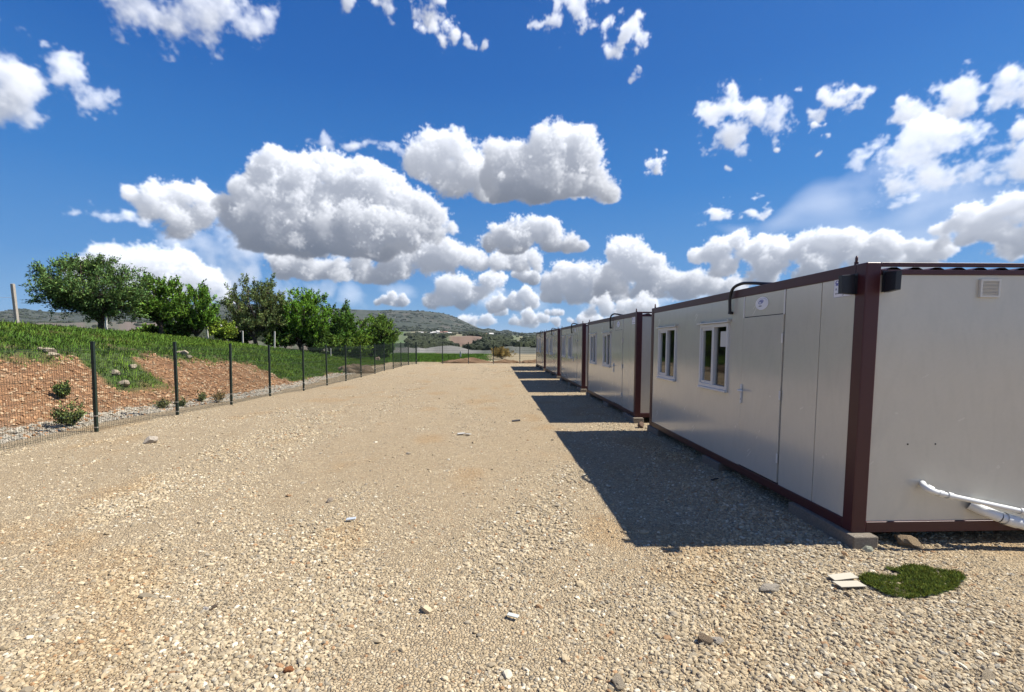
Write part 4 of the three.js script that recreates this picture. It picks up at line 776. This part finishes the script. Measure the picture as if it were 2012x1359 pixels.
{ // posts on the terrace
  const cp = atZ(35, 642, 22), p = thing('concrete_post', 'weathered concrete fence post standing in the grass on the terrace', 'post', [cp.x, landH(cp.x, cp.z) - .05, cp.z]);
  const g = new RoundedBoxGeometry(.12, 1.75, .11, 2, .015); g.translate(0, .875, 0); put('shaft', uvMetres(g, .9), new THREE.MeshStandardMaterial({ color: col(.44, .42, .38), roughness: .95, map: earthMap, bumpMap: earthBump, bumpScale: .004 }), p); p.rotation.z = .035;
  put('wire', merge([tube([[0, 1.18, 0], [-1.4, 1.14, 1.2], [-3.2, 1.25, 3]], .006, 20, 5), tube([[0, .62, 0], [-1.4, .56, 1.2], [-3.2, .62, 3]], .006, 20, 5)]), M.steel, p);
  [[408.5, 37, 1.1], [476.5, 40.5, 1.15], [538.5, 39.5, 1.35], [649, 45, .75], [210, 29.2, .95]].forEach(([px, Z, h], i) => { const b = spot(px, Z); const o = put('white_stake', rbx(-.045, .045, -.1, h, -.04, .04, .01), limeMat); o.position.set(...b); o.rotation.z = [.02, -.03, -.05, 0, -.04][i]; tag(o, 'thin white stake in the grass below the trees', 'stake', 'white stakes below the trees'); });
  const f = atZ(905, 702, 62); const o = put('white_stake', rbx(-.09, .09, -.1, .85, -.08, .08, .02), limeMat); o.position.set(f.x, farH(f.x, f.z), f.z); tag(o, 'short white stake in the field beyond the far fence', 'stake');
}
{ // stones and litter one can pick out
  const sm = (c) => new THREE.MeshStandardMaterial({ color: col(...c.map((v) => v * .8)), roughness: .95, map: earthMap, bumpMap: earthBump, bumpScale: .004 });
  const metres = (x, y, z) => new THREE.Vector3(x, y, z);                                 // half extents of a stone
  const rock = (px, py, s, c, label, seed, name = 'rock', at) => { const p = at ?? onGround(px, py), o = put(name, uvMetres(rockGeo(seed, 3, .28), .6), sm(c)); o.position.set(p.x, p.y + s.y * .55, p.z); o.scale.copy(s); o.rotation.y = seed; tag(o, label, 'stone'); return o; };
  rock(1783, 1072, metres(.115, .075, .06), [.52, .40, .25], 'large tan rock lying under the end wall of the cabin with pipes', 203).rotation.set(0, -.5, -.35);
  rock(1703, 1080, metres(.07, .03, .045), [.62, .68, .58], 'flat pale greenish stone beside the concrete block', 208);
  rock(1258, 840, metres(.085, .105, .07), [.22, .15, .11], 'upright brown stone in the gap between the first two cabins', 214);
  rock(1548, 1066, metres(.045, .035, .035), [.55, .44, .29], 'tan stone on the edge of the cabin shadow', 218);
  rock(648, 986, metres(.05, .035, .03), [.56, .50, .42], 'pale stone casting a shadow in the middle of the yard', 221);
  rock(297, 870, metres(.13, .085, .09), [.68, .63, .54], 'whitish boulder near the fence beside a patch of red soil', 224);
  rock(1386, 1262, metres(.05, .04, .035), [.40, .31, .21], 'dark brown pointed stone among pale gravel', 226);
  rock(1408, 1262, metres(.045, .025, .03), [.70, .66, .58], 'white flat stone beside the brown pointed stone', 229);
  rock(1216, 1345, metres(.055, .03, .04), [.62, .55, .42], 'large cream stone with rounded edges', 231);
  rock(1940, 1330, metres(.075, .02, .035), [.60, .52, .38], 'long flat cream stone', 233);
  rock(405, 1198, metres(.022, .02, .02), [.78, .77, .76], 'small bright white stone beside a dark oval pebble', 235);
  rock(421, 1194, metres(.04, .016, .02), [.20, .15, .11], 'dark oval pebble beside a small white stone', 237);
  rock(1510, 1160, metres(.09, .035, .05), [.66, .62, .53], 'broad pale slab of limestone', 239);
  rock(745, 690, metres(.45, .30, .3), [.62, .46, .36], 'pinkish boulder on the grass behind the fence', 241, 'rock', (() => { const p = atZ(741, 697, 50); p.y = landH(p.x, p.z); return p; })());
  [[96, 682, 15, .16], [88, 681, 15.1, .10], [105, 684, 14.9, .12], [78, 683, 15.1, .09], [362, 693, 21, .18], [352, 694, 21, .12], [372, 694, 20.8, .13], [225, 712, 16, .14], [240, 712, 15.6, .16], [258, 690, 17, .12]].forEach(([px, py, Z, s], i) => { const p = atZ(px, py, Z); p.y = landH(p.x, p.z); const o = rock(0, 0, metres(s * 1.2, s * .7, s), [.55, .49, .38], 'pale rubble stone on the crest of the red bank', 250 + i, 'rubble_stone', p); o.userData.group = 'rubble stones on the crest'; });
  { const p = onGround(567, 1322), o = put('brick_fragment', uvMetres(rockGeo(270, 2, .18), .5), sm([.62, .26, .10])); o.position.set(p.x, p.y + .018, p.z); o.scale.set(.034, .024, .02); tag(o, 'broken piece of orange brick on the gravel', 'brick'); }
  const slab = (name, px, py, w, d, turn, c, label, category, th = .012, tilt = 0) => { const p = onGround(px, py), o = put(name, new RoundedBoxGeometry(w, th, d, 2, .003), mat(c.map((v) => v * .72), .85)); o.position.set(p.x, p.y + .03, p.z); o.rotation.set(tilt, turn, tilt * .6); tag(o, label, category); return o; };
  slab('board_piece', 1655, 1139, .215, .085, .10, [.60, .55, .44], 'pale beige board piece, the one farther from the grass scrap edge', 'board', .008, .06);
  slab('board_piece', 1668, 1154, .215, .10, .06, [.57, .52, .42], 'pale beige board piece touching the green turf scrap', 'board', .008, -.03);
  slab('broken_tile', 906, 854, .15, .10, .2, [.55, .53, .48], 'grey broken tile lying flat in the yard', 'tile', .016, .05);
  slab('broken_tile', 920, 855, .11, .09, -.5, [.50, .48, .44], 'smaller grey tile shard against the flat tile', 'tile', .016, -.1);
  slab('plastic_scrap', 1014, 828, .20, .07, .15, [.06, .06, .07], 'dark plastic scrap lying near the cabin shadow', 'scrap', .02, .12);
  slab('plastic_scrap', 690, 1024, .10, .045, .1, [.52, .57, .62], 'crumpled bluish grey plastic scrap on the gravel', 'scrap', .012, .15);
  slab('plastic_scrap', 1008, 1216, .085, .035, -.5, [.62, .66, .64], 'pale greenish plastic strip on the gravel', 'scrap', .006, .1);
  slab('plastic_scrap', 1404, 945, .13, .03, .5, [.05, .045, .04], 'thin dark stick in the cabin shadow', 'scrap', .015, .02);
}
{ // scrap of artificial turf
  const out = [[1686, 1136], [1700, 1150], [1720, 1160], [1745, 1172], [1790, 1178], [1830, 1174], [1862, 1166], [1885, 1154], [1898, 1140], [1882, 1130], [1860, 1126], [1840, 1120], [1810, 1117], [1778, 1118], [1750, 1116], [1738, 1120], [1762, 1128], [1776, 1133], [1750, 1138], [1722, 1136], [1702, 1131]].map(([a, b]) => onGround(a, b));
  const c = out.reduce((s, p) => s.add(p), new THREE.Vector3()).multiplyScalar(1 / out.length), t = thing('turf_scrap', 'crumpled scrap of green artificial turf on the gravel', 'turf', [c.x, c.y, c.z]);
  const poly = out.map((p) => new THREE.Vector2(p.x - c.x, p.z - c.z));
  const inside = (x, y) => { let k = false; for (let i = 0, j = poly.length - 1; i < poly.length; j = i++) if ((poly[i].y > y) !== (poly[j].y > y) && x < (poly[j].x - poly[i].x) * (y - poly[i].y) / (poly[j].y - poly[i].y) + poly[i].x) k = !k; return k; };
  const hf = (x, z) => .020 + .012 * Math.sin(x * 17 + z * 11) + .022 * n2(x * 9, z * 9) + .012 * n2(x * 23, z * 23);
  const P = [], N = 90, e = .62;
  for (let i = 0; i < N; i++) for (let j = 0; j < N; j++) { const s = e * 2 / N, x = -e + i * s, z = -e + j * s; if (!inside(x + s / 2, z + s / 2)) continue; const q = (a, b) => [a, hf(a, b), b]; for (const v of [q(x, z), q(x, z + s), q(x + s, z), q(x + s, z), q(x, z + s), q(x + s, z + s)]) P.push(...v); }
  const g = new THREE.BufferGeometry(); g.setAttribute('position', new THREE.Float32BufferAttribute(P, 3)); g.computeVertexNormals(); put('backing', g, mat([.03, .05, .02], 1, { side: THREE.DoubleSide }), t);
  const r = rng(81), list = []; while (list.length < 16000) { const x = (r() - .5) * 1.24, z = (r() - .5) * 1.24; if (inside(x, z)) list.push([x, hf(x, z), z, .5 * n2(x * 6, z * 6) - .3, .8, .4 * n2(x * 6 + 5, z * 6)]); }
  const f = put('fibres', leavesGeo(list, .024, r, 0, 7), leafMat([.18, .24, .05], .15), t); f.userData.kind = 'stuff';
}
{ // spoil heaps by the far fence
  const heap = (px, z, w, h, d, c, label, seed) => {
    const p = atZ(px, 700, -z), g = new THREE.SphereGeometry(1, 48, 20, 0, 6.2832, 0, 1.7), a = g.attributes.position;
    for (let i = 0; i < a.count; i++) { const x = a.getX(i), y = a.getY(i), zz = a.getZ(i), k = 1 + .5 * fbm(x * 2 + seed, zz * 2, 4); a.setXYZ(i, x * w * .5 * k, y * h * k * (1 + .6 * fbm(x * 5, zz * 5 + seed, 3)), zz * d * .5 * k); }
    g.computeVertexNormals(); const o = put('spoil_heap', uvMetres(g, 1.5), new THREE.MeshStandardMaterial({ color: col(...c), map: earthMap, bumpMap: earthBump, bumpScale: .03, roughness: 1 })); o.position.set(p.x, Math.max(landH(p.x, p.z), -.02) - .05, p.z); tag(o, label, 'heap');
  };
  heap(918, -47.6, 4.6, .42, 1.6, [.34, .225, .135], 'low reddish spoil heap behind the far fence', 1);
  heap(995, -47.2, 3.2, .30, 1.4, [.31, .20, .115], 'small brown spoil heap behind the far fence near the scrub bush', 4);
  heap(1042, -47.0, 2.6, .32, 1.3, [.32, .21, .125], 'brown spoil heap behind the far fence beside the last cabin', 7);
  heap(700, -34, 2.6, .5, 1.8, [.29, .225, .155], 'grey brown heap of soil at the foot of the bank by the fence', 9);
}
scene.fog = new THREE.FogExp2(0xc9d8e8, 0.00005);
renderer.render(scene, camera);
